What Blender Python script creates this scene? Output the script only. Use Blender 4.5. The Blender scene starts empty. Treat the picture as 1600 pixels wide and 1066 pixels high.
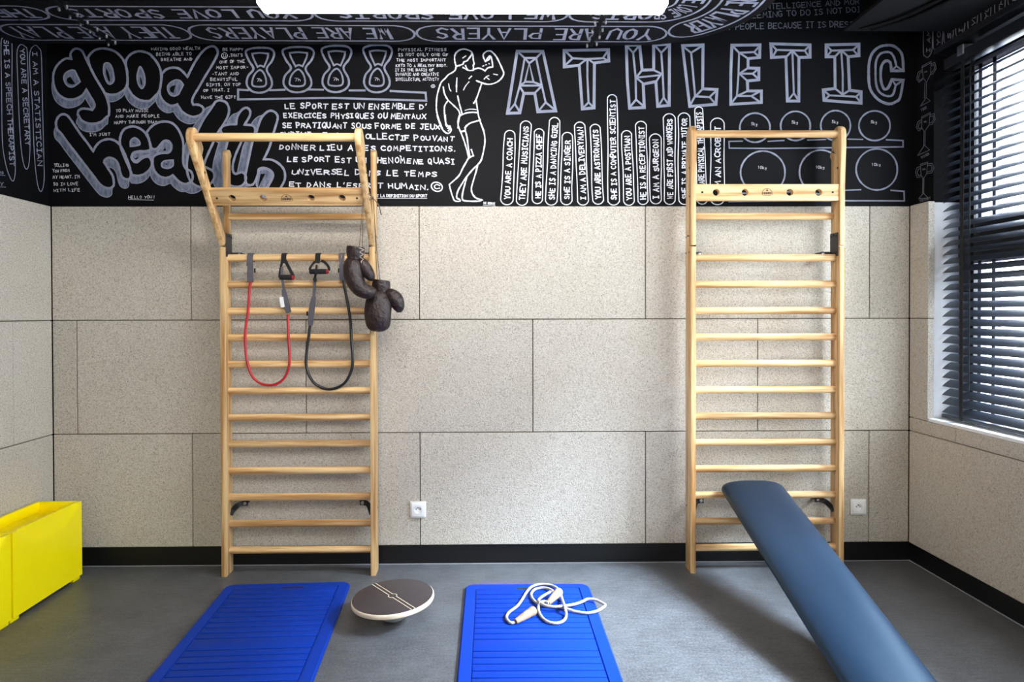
import bpy, bmesh, math, random
from mathutils import Vector, Matrix
random.seed(7)
S = bpy.context.scene
COL = S.collection
PI = math.pi

# ------------------------------------------------------------------ camera
FPX, CX, CY, EYE = 1080.5265, 774.3815, 502.4096, 1.3317
def cam_axes(p, y, r):
    Rx = Matrix(((1, 0, 0), (0, math.cos(p), -math.sin(p)), (0, math.sin(p), math.cos(p))))
    Rz = Matrix(((math.cos(y), -math.sin(y), 0), (math.sin(y), math.cos(y), 0), (0, 0, 1)))
    Ry = Matrix(((math.cos(r), 0, math.sin(r)), (0, 1, 0), (-math.sin(r), 0, math.cos(r))))
    return Rz @ Rx @ Ry
AX = cam_axes(-.0111, -.0138, .0025)
cd = bpy.data.cameras.new('camera')
cd.sensor_fit = 'HORIZONTAL'; cd.sensor_width = 36
cd.lens = FPX * 36 / 1600
cd.shift_x = (800 - CX) / 1600
cd.shift_y = -(533 - CY) / 1600
cd.clip_start = .02
cam = bpy.data.objects.new('camera', cd); COL.objects.link(cam)
ax, ay, az = AX.col[0], AX.col[1], AX.col[2]
m = Matrix((ax, az, -ay)).transposed().to_4x4(); m.translation = (0, 0, EYE)
cam.matrix_world = m
S.camera = cam

def at(px, py, x=None, y=None, z=None):
    """point of the room seen at a photo pixel, on the plane x=.. or y=.. or z=.."""
    d = AX @ Vector(((px - CX) / FPX, 1, -(py - CY) / FPX))
    t = x / d.x if x is not None else y / d.y if y is not None else (z - EYE) / d.z
    return Vector((0, 0, EYE)) + d * t

# ------------------------------------------------------------------ light
S.view_settings.view_transform = 'Standard'
S.view_settings.look = 'None'
S.view_settings.exposure = 1.42
S.view_settings.gamma = 1
S.view_settings.use_curve_mapping = False
LAMP_POWER = 10.8
SKY_POWER = 4.4
S.cycles.max_bounces = 8
S.cycles.diffuse_bounces = 5
S.cycles.glossy_bounces = 3
S.cycles.transparent_max_bounces = 8
S.cycles.caustics_reflective = False
S.cycles.caustics_refractive = False
S.cycles.sample_clamp_indirect = 4
S.cycles.use_denoising = True
W = bpy.data.worlds.new('sky'); S.world = W; W.use_nodes = True
bg = W.node_tree.nodes['Background']
bg.inputs[0].default_value = (.80, .91, 1, 1)
bg.inputs[1].default_value = SKY_POWER
pl = bpy.data.lights.new('window_daylight_portal', 'AREA'); pl.shape = 'RECTANGLE'; pl.size = 2.0; pl.size_y = 3.6
pl.cycles.is_portal = True
po = bpy.data.objects.new('window_daylight_portal', pl); COL.objects.link(po)
po.location = (2.60, 1.75, 1.72); po.rotation_euler = (0, PI/2, 0)

sun = bpy.data.lights.new('sun', 'SUN'); sun.energy = 9.2; sun.angle = math.radians(17); sun.color = (.66, .82, 1)
so = bpy.data.objects.new('sun', sun); COL.objects.link(so)
so.rotation_euler = Vector((-.67, .23, -.66)).to_track_quat('-Z', 'Y').to_euler(); so.location = (6, 1, 5)

# ------------------------------------------------------------------ materials
def srgb(r, g, b):
    f = lambda c: (c/255/12.92) if c/255 <= .04045 else ((c/255+.055)/1.055)**2.4
    return (f(r), f(g), f(b), 1)
class MT:
    def __init__(s, name):
        s.m = bpy.data.materials.new(name); s.m.use_nodes = True
        s.t = s.m.node_tree; s.b = s.t.nodes['Principled BSDF']; s.co = None
    def n(s, kind, **kw):
        q = s.t.nodes.new(kind)
        for k, v in kw.items():
            if k in q.inputs.keys(): q.inputs[k].default_value = v
            else: setattr(q, k, v)
        return q
    def l(s, a, b): s.t.links.new(a, b)
    def coord(s, scale=(1, 1, 1)):
        tc = s.n('ShaderNodeTexCoord'); mp = s.n('ShaderNodeMapping'); mp.inputs['Scale'].default_value = scale
        s.l(tc.outputs['Object'], mp.inputs['Vector']); return mp.outputs[0]
    def noise(s, v, scale, detail=2, rough=.5):
        q = s.n('ShaderNodeTexNoise', Scale=scale, Detail=detail, Roughness=rough); s.l(v, q.inputs['Vector']); return q.outputs['Fac']
    def ramp(s, f, *stops):
        q = s.n('ShaderNodeValToRGB'); e = q.color_ramp.elements
        while len(e) < len(stops): e.new(.5)
        for i, (p, c) in enumerate(stops): e[i].position = p; e[i].color = c
        s.l(f, q.inputs[0]); return q.outputs[0]
    def mix(s, f, a, b, mode='MIX'):
        q = s.n('ShaderNodeMix', data_type='RGBA', blend_type=mode)
        for sock, v in ((q.inputs[0], f), (q.inputs[6], a), (q.inputs[7], b)):
            if hasattr(v, 'is_linked'): s.l(v, sock)
            else: sock.default_value = v
        return q.outputs[2]
    def bump(s, f, strength, dist=.002):
        q = s.n('ShaderNodeBump', Strength=strength, Distance=dist); s.l(f, q.inputs['Height']); s.l(q.outputs[0], s.b.inputs['Normal'])
    def set(s, color=None, rough=.5, metal=0, spec=.5, **kw):
        if color is not None:
            if hasattr(color, 'is_linked'): s.l(color, s.b.inputs['Base Color'])
            else: s.b.inputs['Base Color'].default_value = color
        s.b.inputs['Roughness'].default_value = rough; s.b.inputs['Metallic'].default_value = metal
        s.b.inputs['Specular IOR Level'].default_value = spec
        for k, v in kw.items(): s.b.inputs[k.replace('_', ' ')].default_value = v
        return s.m
def plain(name, col, rough=.5, metal=0, spec=.5, vary=.06, vs=25, bump=0, bs=200, **kw):
    q = MT(name); v = q.coord(); f = q.noise(v, vs, 3)
    lo = tuple(c*(1-vary) for c in col[:3]) + (1,); hi = tuple(min(1, c*(1+vary)) for c in col[:3]) + (1,)
    mm = q.set(q.ramp(f, (.3, lo), (.7, hi)), rough, metal, spec, **kw)
    if bump: q.bump(q.noise(v, bs, 2), bump)
    return mm
def wood(name, stretch, light, dark):
    q = MT(name); sc = [38, 38, 38]; sc[stretch] = 1.6
    v = q.coord(tuple(sc)); f = q.noise(v, 1.0, 4, .6); g = q.noise(v, 4.5, 2, .5)
    info = q.n('ShaderNodeObjectInfo')
    c = q.ramp(f, (.36, dark), (.58, light))
    c = q.mix(.22, c, q.ramp(g, (.35, dark), (.65, light)), 'MULTIPLY')
    hs = q.n('ShaderNodeHueSaturation'); q.l(c, hs.inputs['Color'])
    mr = q.n('ShaderNodeMapRange'); mr.inputs['To Min'].default_value = .82; mr.inputs['To Max'].default_value = 1.12
    q.l(info.outputs['Random'], mr.inputs['Value']); q.l(mr.outputs[0], hs.inputs['Value'])
    return q.set(hs.outputs[0], .42, spec=.35)
WL, WD = srgb(236, 204, 152), srgb(182, 136, 84)
M = {}
M['wood_x'] = wood('pale_wood_grain_across', 0, WL, WD)
M['wood_z'] = wood('pale_wood_grain_upright', 2, WL, WD)
M['black_wall'] = plain('black_paint', srgb(11, 11, 14), .6, spec=.12, vary=.12, vs=3)
M['chalk'] = plain('white_marker', srgb(220, 220, 228), .75, spec=.1, vary=.05, vs=30)
M['lilac'] = plain('lilac_grey_marker', srgb(144, 147, 165), .75, spec=.1, vary=.14, vs=14)
M['shade'] = None
q = MT('smudged_grey_marker'); v = q.coord((60, 60, 22)); f = q.noise(v, 1.2, 3)
M['shade'] = q.set(q.ramp(f, (.3, srgb(88, 95, 114)), (.7, srgb(134, 141, 160))), .8, spec=.1)
M['fill'] = plain('black_marker', srgb(10, 10, 12), .65, spec=.1)
M['dim'] = plain('thin_grey_marker', srgb(118, 120, 132), .8, spec=.1)

q = MT('wood_wool_board'); v = q.coord()
f1 = q.noise(v, 150, 3, .65); f2 = q.noise(v, 300, 2, .5); f3 = q.noise(v, 2.2, 2)
geo = q.n('ShaderNodeNewGeometry')
c = q.ramp(f1, (.28, srgb(150, 140, 124)), (.40, srgb(214, 206, 194)), (.60, srgb(236, 230, 220)), (.75, srgb(246, 241, 233)))
c = q.mix(.35, c, q.ramp(f2, (.33, srgb(150, 138, 120)), (.48, srgb(240, 236, 228)), (.7, srgb(250, 248, 244))), 'MULTIPLY')
c = q.mix(.25, c, q.ramp(f3, (.3, srgb(232, 222, 206)), (.7, srgb(252, 250, 247))), 'MULTIPLY')
tone = q.n('ShaderNodeMapRange'); tone.inputs['To Min'].default_value = .74; tone.inputs['To Max'].default_value = .84
q.l(geo.outputs['Random Per Island'], tone.inputs['Value'])
hs = q.n('ShaderNodeHueSaturation'); q.l(c, hs.inputs['Color']); q.l(tone.outputs[0], hs.inputs['Value'])
M['board'] = q.set(hs.outputs[0], .95, spec=.05)
add = q.n('ShaderNodeMath', operation='ADD'); q.l(f1, add.inputs[0]); q.l(f2, add.inputs[1])
q.bump(add.outputs[0], .7, .004)

q = MT('grey_vinyl_floor'); v = q.coord(); f1 = q.noise(v, 6, 6, .65); f2 = q.noise(v, 110, 4, .75); f3 = q.noise(q.coord((3, 14, 1)), 5, 4, .6)
c = q.ramp(f1, (.3, srgb(74, 74, 76)), (.7, srgb(112, 113, 116)))
c = q.mix(.5, c, q.ramp(f2, (.36, srgb(48, 49, 51)), (.64, srgb(130, 131, 134))))
c = q.mix(.32, c, q.ramp(f3, (.4, srgb(60, 62, 66)), (.62, srgb(150, 154, 160))), 'OVERLAY')
M['floor'] = q.set(c, .42, spec=.45)
rr = q.ramp(f2, (.3, (.36, .36, .36, 1)), (.7, (.54, .54, .54, 1))); q.l(rr, q.b.inputs['Roughness']); q.bump(f2, .12, .001)

M['baseboard'] = plain('black_baseboard_paint', srgb(12, 12, 14), .4, spec=.4)
M['seam_strip'] = plain('pale_sealant', srgb(150, 152, 158), .6)
M['white'] = plain('white_paint', srgb(232, 234, 238), .5, vary=.02)
M['socket'] = plain('white_plastic', srgb(236, 235, 234), .3, vary=.01)
M['hole'] = plain('dark_hole', srgb(30, 28, 28), .7)
M['slat'] = plain('black_slat_lacquer', srgb(42, 48, 58), .33, spec=.5, vary=.05)
M['tape'] = plain('black_woven_tape', srgb(14, 14, 16), .8)
M['alu'] = plain('brushed_metal', srgb(190, 194, 200), .35, metal=1)
M['rail'] = plain('dark_grey_metal', srgb(52, 54, 60), .35, metal=.6)
M['frame'] = plain('charcoal_window_frame', srgb(38, 40, 46), .4)
M['frame_light'] = plain('grey_window_sash', srgb(150, 152, 170), .45)
M['facade'] = plain('pale_facade_render', srgb(236, 240, 246), .9, vary=.08, vs=60)
M['yellow'] = plain('yellow_plastic', srgb(255, 234, 0), .38, spec=.4, vary=.015, vs=4)
M['blue'] = plain('blue_foam', srgb(0, 52, 158), .55, spec=.2, vary=.03, vs=5)
M['disc_top'] = plain('brown_black_film', srgb(66, 58, 60), .38, spec=.45, vary=.08)
M['ply'] = plain('pale_plywood_edge', srgb(226, 208, 182), .5, vary=.06)
M['dome'] = plain('grey_rubber_dome', srgb(176, 172, 168), .5)
M['cream'] = plain('cream_inlay', srgb(232, 214, 186), .6)
M['leather'] = plain('black_vinyl_cover', srgb(12, 28, 46), .38, spec=.7, vary=.06, bump=.12, bs=420, Specular_Tint=(.5, .78, 1, 1))  # blue base and specular tint imitate daylight sheen on black vinyl
M['under'] = plain('black_board', srgb(18, 18, 20), .6)
q = MT('dark_brown_leather'); v = q.coord(); f1 = q.noise(v, 34, 5, .6); f2 = q.noise(v, 160, 3, .6)
M['glove'] = q.set(q.ramp(f1, (.3, srgb(26, 16, 15)), (.7, srgb(50, 34, 33))), .36, spec=.45); q.bump(f1, .75, .012)
M['lace'] = plain('pale_lace', srgb(176, 160, 140), .8)
M['cord'] = plain('brown_cord', srgb(104, 82, 62), .8)
M['red'] = plain('red_rubber_tube', srgb(176, 26, 34), .35, spec=.5)
M['black_rubber'] = plain('black_rubber_tube', srgb(22, 22, 24), .3, spec=.5)
M['grey_web'] = plain('grey_webbing', srgb(84, 82, 88), .85, bump=.3, bs=700)
M['black_web'] = plain('black_webbing', srgb(22, 20, 22), .85, bump=.3, bs=700)
M['foam'] = plain('black_foam', srgb(24, 22, 24), .9)
M['paper'] = plain('white_label', srgb(236, 234, 232), .7)
M['rope'] = plain('cotton_rope', srgb(172, 165, 152), .9, vary=.08, bump=.4, bs=600)
M['handle_wood'] = wood('light_beech', 1, srgb(190, 158, 126), srgb(162, 130, 100))
M['steel'] = plain('dark_steel_plate', srgb(66, 62, 64), .45, metal=.5)
M['black_steel'] = plain('black_steel', srgb(26, 26, 30), .4, metal=.4)
M['bolt'] = plain('zinc_bolt', srgb(190, 190, 196), .3, metal=1)
M['logo'] = plain('burnt_logo', srgb(44, 26, 14), .7)
M['duct'] = plain('black_duct_paint', srgb(11, 12, 15), .55, spec=.15, vary=.12, vs=4)
M['duct_grey'] = plain('dark_grey_duct_paint', srgb(22, 22, 25), .65, spec=.15)
M['lamp_body'] = plain('white_lamp_housing', srgb(235, 235, 235), .4)
q = MT('lit_diffuser'); q.set((1, 1, 1, 1), .5)
q.b.inputs['Emission Color'].default_value = (1, .97, .93, 1); q.b.inputs['Emission Strength'].default_value = LAMP_POWER
M['lit'] = q.m
q = MT('window_glass'); t = q.t; out = t.nodes['Material Output']
tr = q.n('ShaderNodeBsdfTransparent'); gl = q.n('ShaderNodeBsdfGlossy', Roughness=.02); mx = q.n('ShaderNodeMixShader')
mx.inputs[0].default_value = .05; q.l(tr.outputs[0], mx.inputs[1]); q.l(gl.outputs[0], mx.inputs[2]); q.l(mx.outputs[0], out.inputs['Surface'])
M['glass'] = q.m

# ------------------------------------------------------------------ object helpers
def obj(name, bm, mat, parent=None, smooth=None, kind=None, label=None):
    me = bpy.data.meshes.new(name)
    bmesh.ops.recalc_face_normals(bm, faces=bm.faces) if kind != 'ink' else None
    bm.to_mesh(me); bm.free()
    for mm in (mat if isinstance(mat, (list, tuple)) else [mat]): me.materials.append(mm)
    o = bpy.data.objects.new(name, me); COL.objects.link(o)
    if parent: o.parent = parent
    if smooth is not None:
        for p in me.polygons: p.use_smooth = True
        me.set_sharp_from_angle(angle=math.radians(smooth))
    if kind and kind != 'ink': o['kind'] = kind
    if label: o['label'] = label
    return o
def thing(name, label, cat, loc, group=None):
    o = bpy.data.objects.new(name, None); COL.objects.link(o); o.empty_display_size = .05
    o.location = loc; o['label'] = label; o['category'] = cat
    if group: o['group'] = group
    return o
def keep(parent, *objs):
    """parts are modelled in room coordinates: keep them there under a placed parent"""
    for o in objs:
        o.parent = parent; o.matrix_parent_inverse = Matrix.Translation(parent.location).inverted()
def box(bm, x0, x1, y0, y1, z0, z1, bev=0, seg=2, mat=None):
    vs = [bm.verts.new(p) for p in ((x0,y0,z0),(x1,y0,z0),(x1,y1,z0),(x0,y1,z0),(x0,y0,z1),(x1,y0,z1),(x1,y1,z1),(x0,y1,z1))]
    fs = [bm.faces.new([vs[i] for i in f]) for f in ((3,2,1,0),(4,5,6,7),(0,1,5,4),(1,2,6,5),(2,3,7,6),(3,0,4,7))]
    if mat is not None:
        for f in fs: f.material_index = mat
    if bev:
        es = list({e for f in fs for e in f.edges})
        bmesh.ops.bevel(bm, geom=es, offset=bev, segments=seg, affect='EDGES', profile=.5)
    return vs
def B(*a, **k):
    bm = bmesh.new(); box(bm, *a, **k); return bm
def prism(bm, pts, axis, a0, a1, bev=0, seg=2):
    """polygon pts (u,v) extruded along axis 0/1/2 from a0 to a1"""
    def P(u, v, a):
        return {0: (a, u, v), 1: (u, a, v), 2: (u, v, a)}[axis]
    A = [bm.verts.new(P(u, v, a0)) for u, v in pts]; Bv = [bm.verts.new(P(u, v, a1)) for u, v in pts]
    n = len(pts); fs = [bm.faces.new(A[::-1]), bm.faces.new(Bv)]
    caps = list(fs)
    for i in range(n): fs.append(bm.faces.new((A[i], A[(i+1) % n], Bv[(i+1) % n], Bv[i])))
    bmesh.ops.recalc_face_normals(bm, faces=fs)
    if bev:
        es = list({e for f in caps for e in f.edges})
        bmesh.ops.bevel(bm, geom=es, offset=bev, segments=seg, affect='EDGES', profile=.5)
def cyl(bm, p0, p1, r0, r1=None, n=20, cap=True, mat=0):
    p0, p1 = Vector(p0), Vector(p1); r1 = r0 if r1 is None else r1
    d = (p1 - p0).normalized(); u = d.orthogonal().normalized(); w = d.cross(u)
    R = [[bm.verts.new(p + (u*math.cos(2*PI*i/n) + w*math.sin(2*PI*i/n))*r) for i in range(n)] for p, r in ((p0, r0), (p1, r1))]
    for i in range(n):
        f = bm.faces.new((R[0][i], R[0][(i+1) % n], R[1][(i+1) % n], R[1][i])); f.material_index = mat
    if cap:
        for f in (bm.faces.new(R[0][::-1]), bm.faces.new(R[1])): f.material_index = mat
def crom(pts, k=8, closed=False):
    """Catmull-Rom through 3D / 2D points"""
    P = [Vector(p) for p in pts]; n = len(P); out = []
    rng = range(n if closed else n-1)
    for i in rng:
        if closed: a, b, c, d = P[(i-1) % n], P[i], P[(i+1) % n], P[(i+2) % n]
        else: a, b, c, d = P[max(i-1, 0)], P[i], P[i+1], P[min(i+2, n-1)]
        for j in range(k):
            t = j/k
            out.append(.5*((2*b) + (c-a)*t + (2*a-5*b+4*c-d)*t*t + (3*b-a-3*c+d)*t**3))
    if not closed: out.append(P[-1])
    return out
def tube(bm, pts, r, n=8, closed=False, cap=True, flat=None):
    """tube along 3D points; r number or list; flat=(w,h,normal) gives a strap"""
    P = [Vector(p) for p in pts]; m_ = len(P); rings = []; up = None
    for i in range(m_):
        t = (P[(i+1) % m_] - P[i-1]) if closed else (P[min(i+1, m_-1)] - P[max(i-1, 0)])
        t = t.normalized() if t.length > 1e-9 else Vector((0, 0, 1))
        if up is None: up = t.orthogonal().normalized()
        up = (up - t*up.dot(t)); up = up.normalized() if up.length > 1e-6 else t.orthogonal().normalized()
        w = t.cross(up)
        if flat:
            nv = Vector(flat[2]); nv = (nv - t*nv.dot(t)).normalized(); sd = t.cross(nv)
            ww = flat[0][i] if isinstance(flat[0], (list, tuple)) else flat[0]
            rings.append([bm.verts.new(P[i] + sd*a*ww/2 + nv*b*flat[1]/2) for a, b in ((-1,-1),(1,-1),(1,1),(-1,1))])
        else:
            rr_ = r[i] if isinstance(r, (list, tuple)) else r
            rings.append([bm.verts.new(P[i] + (up*math.cos(2*PI*j/n) + w*math.sin(2*PI*j/n))*rr_) for j in range(n)])
    k = len(rings[0])
    for i in range(m_ if closed else m_-1):
        a, b = rings[i], rings[(i+1) % m_]
        for j in range(k): bm.faces.new((a[j], a[(j+1) % k], b[(j+1) % k], b[j]))
    if cap and not closed: bm.faces.new(rings[0][::-1]); bm.faces.new(rings[-1])
def lathe(bm, prof, origin, axis, n=24):
    """profile (dist along axis, radius)"""
    o = Vector(origin); d = Vector(axis).normalized(); u = d.orthogonal().normalized(); w = d.cross(u); rings = []
    for h, r in prof:
        rings.append([bm.verts.new(o + d*h + (u*math.cos(2*PI*j/n) + w*math.sin(2*PI*j/n))*max(r, 1e-5)) for j in range(n)])
    for a, b in zip(rings, rings[1:]):
        for j in range(n): bm.faces.new((a[j], a[(j+1) % n], b[(j+1) % n], b[j]))
    bm.faces.new(rings[0][::-1]); bm.faces.new(rings[-1])
def boolean(o, cutters):
    for c in cutters:
        md = o.modifiers.new('cut', 'BOOLEAN'); md.object = c; md.solver = 'EXACT'; md.use_self = True
    dg = bpy.context.evaluated_depsgraph_get(); me = bpy.data.meshes.new_from_object(o.evaluated_get(dg))
    o.modifiers.clear(); old = o.data; nm = old.name; o.data = me; bpy.data.meshes.remove(old); me.name = nm
    for c in cutters:
        cm = c.data; bpy.data.objects.remove(c); bpy.data.meshes.remove(cm)

# ------------------------------------------------------------------ marker drawing on a surface
GL = {
'A':"0,0 2,6 4,0;.8,2.1 3.2,2.1",'B':"0,0 0,6 2.6,5.8 3.3,4.6 2.4,3.3 0,3.1;2.4,3.3 3.8,1.8 2.8,.2 0,0",'C':"3.8,5 2.4,6 .6,5 0,3 .6,1 2.2,0 3.9,.8",
'D':"0,0 0,6 2.4,5.4 3.9,3 2.4,.6 0,0",'E':"3.6,6 0,6 0,0 3.7,0;0,3.1 3,3.1",'F':"3.7,6 0,6 0,0;0,3 2.9,3",'G':"3.7,5 2.2,6 .5,5 0,3 .6,.9 2.2,0 3.8,.9 3.8,2.7 2.2,2.7",
'H':"0,0 0,6;4,0 4,6;0,3 4,3",'I':".6,6 3.4,6;2,6 2,0;.6,0 3.4,0",'J':".8,6 3.8,6;2.6,6 2.6,1.2 1.4,0 .2,1",'K':"0,0 0,6;3.7,6 0,2.8;1.2,3.6 3.9,0",'L':"0,6 0,0 3.5,0",
'M':"0,0 .5,6 2,2.4 3.5,6 4,0",'N':"0,0 .1,6 3.9,0 4,6",'O':"2,6 .5,5 0,3 .5,1 2,0 3.5,1 4,3 3.5,5 2,6",'P':"0,0 0,6 2.8,5.8 3.7,4.4 2.6,2.9 0,2.7",
'Q':"2,6 .5,5 0,3 .5,1 2,0 3.5,1 4,3 3.5,5 2,6;2.4,1.8 4,-.6",'R':"0,0 0,6 2.7,5.8 3.5,4.5 2.5,3.1 0,2.9;1.6,3 3.9,0",'S':"3.6,5.2 2,6 .5,5 .9,3.6 3.2,2.6 3.6,1.1 2,0 .2,.8",
'T':"0,6 4,6;2,6 2,0",'U':"0,6 .1,1.4 2,0 3.9,1.4 4,6",'V':"0,6 2,0 4,6",'W':"0,6 .8,0 2,3.8 3.2,0 4,6",'X':"0,6 4,0;4,6 0,0",'Y':"0,6 2,3 4,6;2,3 2,0",'Z':"0,6 3.9,6 0,0 4,0",
'0':"2,6 .5,5 0,3 .5,1 2,0 3.5,1 4,3 3.5,5 2,6",'1':".6,4.6 2,6 2,0",'5':"3.6,6 .6,6 .4,3.5 2.4,3.8 3.6,2 2.2,.1 .2,.6",'7':"0,6 3.9,6 1.4,0",
'k':"0,6 0,0;3,3.6 0,1.6 3.2,0",'g':"3,3.4 1,3.6 .4,2 2,1.2 3,2.2 3,3.6 2.8,-.6 1.4,-1.6 .4,-1",'h':"0,6 0,0;0,2.4 1.8,3.6 3,2.6 3,0",
'.':"1.6,0 2.2,.5",',':"1.6,.6 1.2,-.8","'":"2,6.2 1.6,4.6",'-':".6,3 3.2,3",'!':"2,6 2,2;2,.6 2,0",'`':"1,8.2 2.4,7",
}
class Ink:
    """flat marker strokes and fills on a surface; 2D layout -> room point through fn(x, y, lift)"""
    def __init__(s, fn): s.fn = fn; s.bm = bmesh.new(); s.k = 0
    def lift(s):
        s.k += 1; return .0004 + .0000031*(s.k % 290)
    def ribbon(s, pts, w, closed=False, base=0, vary=.12):
        P = [Vector((p[0], p[1])) for p in pts]
        Q = [P[0]]
        for p in P[1:]:
            if (p-Q[-1]).length > 1e-6: Q.append(p)
        if closed and (Q[0]-Q[-1]).length < 1e-6: Q.pop()
        n = len(Q)
        if n < 2: return
        L = s.lift() + base; row = []
        for i in range(n):
            if closed: d0 = (Q[i]-Q[i-1]).normalized(); d1 = (Q[(i+1) % n]-Q[i]).normalized()
            else:
                d0 = (Q[i]-Q[max(i-1, 0)]); d1 = (Q[min(i+1, n-1)]-Q[i])
                d0 = d0.normalized() if d0.length else d1.normalized(); d1 = d1.normalized() if d1.length else d0
            n0 = Vector((-d0.y, d0.x)); n1 = Vector((-d1.y, d1.x)); nn = n0+n1
            nn = nn.normalized() if nn.length > .3 else n0
            k = min(1/max(nn.dot(n0), .55), 1.6); ww = w/2*k*(1+random.uniform(-vary, vary))
            p = Q[i]
            if not closed and i == 0: p = p - d1*w*.35
            if not closed and i == n-1: p = p + d0*w*.35
            a, b = p+nn*ww, p-nn*ww
            row.append((s.bm.verts.new(s.fn(a.x, a.y, L)), s.bm.verts.new(s.fn(b.x, b.y, L))))
        for i in range(n if closed else n-1):
            (a, b), (c, d) = row[i], row[(i+1) % n]
            s.bm.faces.new((a, b, d, c))
    def fill(s, pts, base):
        vs = [s.bm.verts.new(s.fn(p[0], p[1], base)) for p in pts]
        f = s.bm.faces.new(vs); f.normal_update(); bmesh.ops.triangulate(s.bm, faces=[f])
    def text(s, txt, x0, y0, x1, y1, h, w, jit=.06, fit=.76):
        """baseline from (x0,y0) to (x1,y1); letters stand on its left-hand side in a y-down layout"""
        d = Vector((x1-x0, y1-y0)); L = d.length; d.normalize(); up = Vector((d.y, -d.x))
        adv = lambda c: {' ': .62, 'I': .8, '.': .45, "'": .45, '`': 0, 'M': 1.12, 'W': 1.12, ',': .4, '-': .8}.get(c, 1)
        tot = sum(adv(c) for c in txt); u = L/tot; x = 0
        for c in txt:
            a = adv(c)*u
            if c in GL:
                gw = u*fit*(1.1 if c in 'MW' else 1)*(1+random.uniform(-jit, jit)); gh = h*(1+random.uniform(-jit, jit))
                ox = x + (a-gw)/2 + u*random.uniform(-jit, jit)*.4 - (u if c == '`' else 0); oy = h*random.uniform(-jit, jit)*.7; sl = random.uniform(-jit, jit)
                for st in GL[c].split(';'):
                    P = []
                    for q_ in st.split():
                        gx, gy = map(float, q_.split(','))
                        px = ox + (gx/4)*gw + sl*gy/6*gw; py = oy + gy/6*gh
                        v_ = Vector((x0, y0)) + d*px + up*py; P.append(v_)
                    s.ribbon(P, w*random.uniform(.9, 1.12))
            x += a
    def pill(s, xb, yb, xt, yt, wb, wt, w):
        b, t = Vector((xb, yb)), Vector((xt, yt)); d = (t-b).normalized(); n = Vector((-d.y, d.x)); P = []
        for i in range(9):
            a = PI*i/8; P.append(t - d*wt/2*.9 + n*wt/2*math.cos(a) + d*wt/2*.95*math.sin(a))
        for f_ in (.25, .5, .75):
            P.append(t.lerp(b, f_) - n*(wt+(wb-wt)*f_)/2 + n*random.uniform(-.04, .04)*wb)
        for i in range(9):
            a = PI*i/8; P.append(b + d*wb/2*.9 - n*wb/2*math.cos(a) - d*wb/2*.95*math.sin(a))
        for f_ in (.75, .5, .25):
            P.append(t.lerp(b, f_) + n*(wt+(wb-wt)*f_)/2 + n*random.uniform(-.04, .04)*wb)
        s.ribbon(crom(P, 3, True), w, True)
    def done(s, name, mat, parent): return obj(name, s.bm, mat, parent, kind='ink')
def path(pts, k=6, closed=False):
    """smooth 2D path; a point with a third entry is a corner"""
    n = len(pts); cs = [i for i, p in enumerate(pts) if len(p) > 2]
    P = [(p[0], p[1]) for p in pts]
    if not cs: return crom(P, k, closed)
    out = []
    if closed:
        P = P[cs[0]:] + P[:cs[0]] + [P[cs[0]]]; cs = [c - cs[0] for c in cs] + [n]
    else:
        cs = sorted(set([0] + cs + [n-1]))
    for a, b in zip(cs, cs[1:]): out += crom(P[a:b+1], k)[:-1]
    if not closed: out.append(Vector(P[-1]))
    return out
def Z(x0, y0, s):
    return lambda L: [tuple([x0+p[0]/s, y0+p[1]/s] + list(p[2:])) for p in L]
# ------------------------------------------------------------------ room shell
YB, XL, XR, TOP, REAR = 3.700, -2.315, 2.298, 3.40, -1.6       # faces of the black plaster
YP, XPL, XPR, PB, PT = 3.664, -2.279, 2.263, .1019, 1.902      # faces of the wood wool boards
obj('floor', B(XL-.2, XR+.25, REAR-.2, YB+.2, -.12, 0), M['floor'], kind='structure')
obj('ceiling', B(XL-.2, XR+.25, REAR-.2, YB+.2, TOP, TOP+.12), M['black_wall'], kind='structure')
wall_back = obj('wall_back', B(XL-.2, XR+.25, YB, YB+.2, 0, TOP), M['black_wall'], kind='structure')
wall_left = obj('wall_left', B(XL-.2, XL, REAR, YB, 0, TOP), M['black_wall'], kind='structure')
OY0, OY1, OZ0, OZ1 = .10, 3.524, .785, 2.68                    # window opening; its unseen near length is added to let in more daylight
bm = bmesh.new()
for a in ((REAR, OY0, 0, TOP), (OY1, YB, 0, TOP), (OY0, OY1, 0, OZ0), (OY0, OY1, OZ1, TOP)):
    box(bm, XR, XR+.25, *a)
wall_right = obj('wall_right', bm, M['black_wall'], kind='structure')
obj('wall_rear', B(XL-.2, XR+.25, REAR-.2, REAR, 0, TOP), plain('pale_wall_paint', srgb(225, 222, 216), .8), kind='structure')

# wood wool boards, 1.2 x 0.6 m, in running bond
S0 = -.3528
def board_rows(bm, lo, hi, make, seams):
    for r in range(3):
        z0, z1 = PB+.6*r, PB+.6*(r+1)
        cuts = [lo] + sorted(c for c in seams(r) if lo+.01 < c < hi-.01) + [hi]
        for a, b in zip(cuts, cuts[1:]): make(a+.0022, b-.0022, z0+.0022, z1-.0022)
bm = bmesh.new()
board_rows(bm, XPL, XPR, lambda a, b, z0, z1: box(bm, a, b, YP, YB-.001, z0, z1, bev=.0025, seg=1),
           lambda r: [S0 + 1.2*k + (.6 if r == 1 else 0) for k in range(-3, 4)])
obj('wood_wool_boards', bm, M['board'], wall_back, kind='structure')
bm = bmesh.new()
board_rows(bm, REAR, YP, lambda a, b, z0, z1: box(bm, XL+.001, XPL, a, b, z0, z1, bev=.0025, seg=1),
           lambda r: [YP-.9-1.2*k + (.6 if r == 1 else 0) for k in range(0, 5)])
obj('wood_wool_boards', bm, M['board'], wall_left, kind='structure')
bm = bmesh.new()
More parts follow.
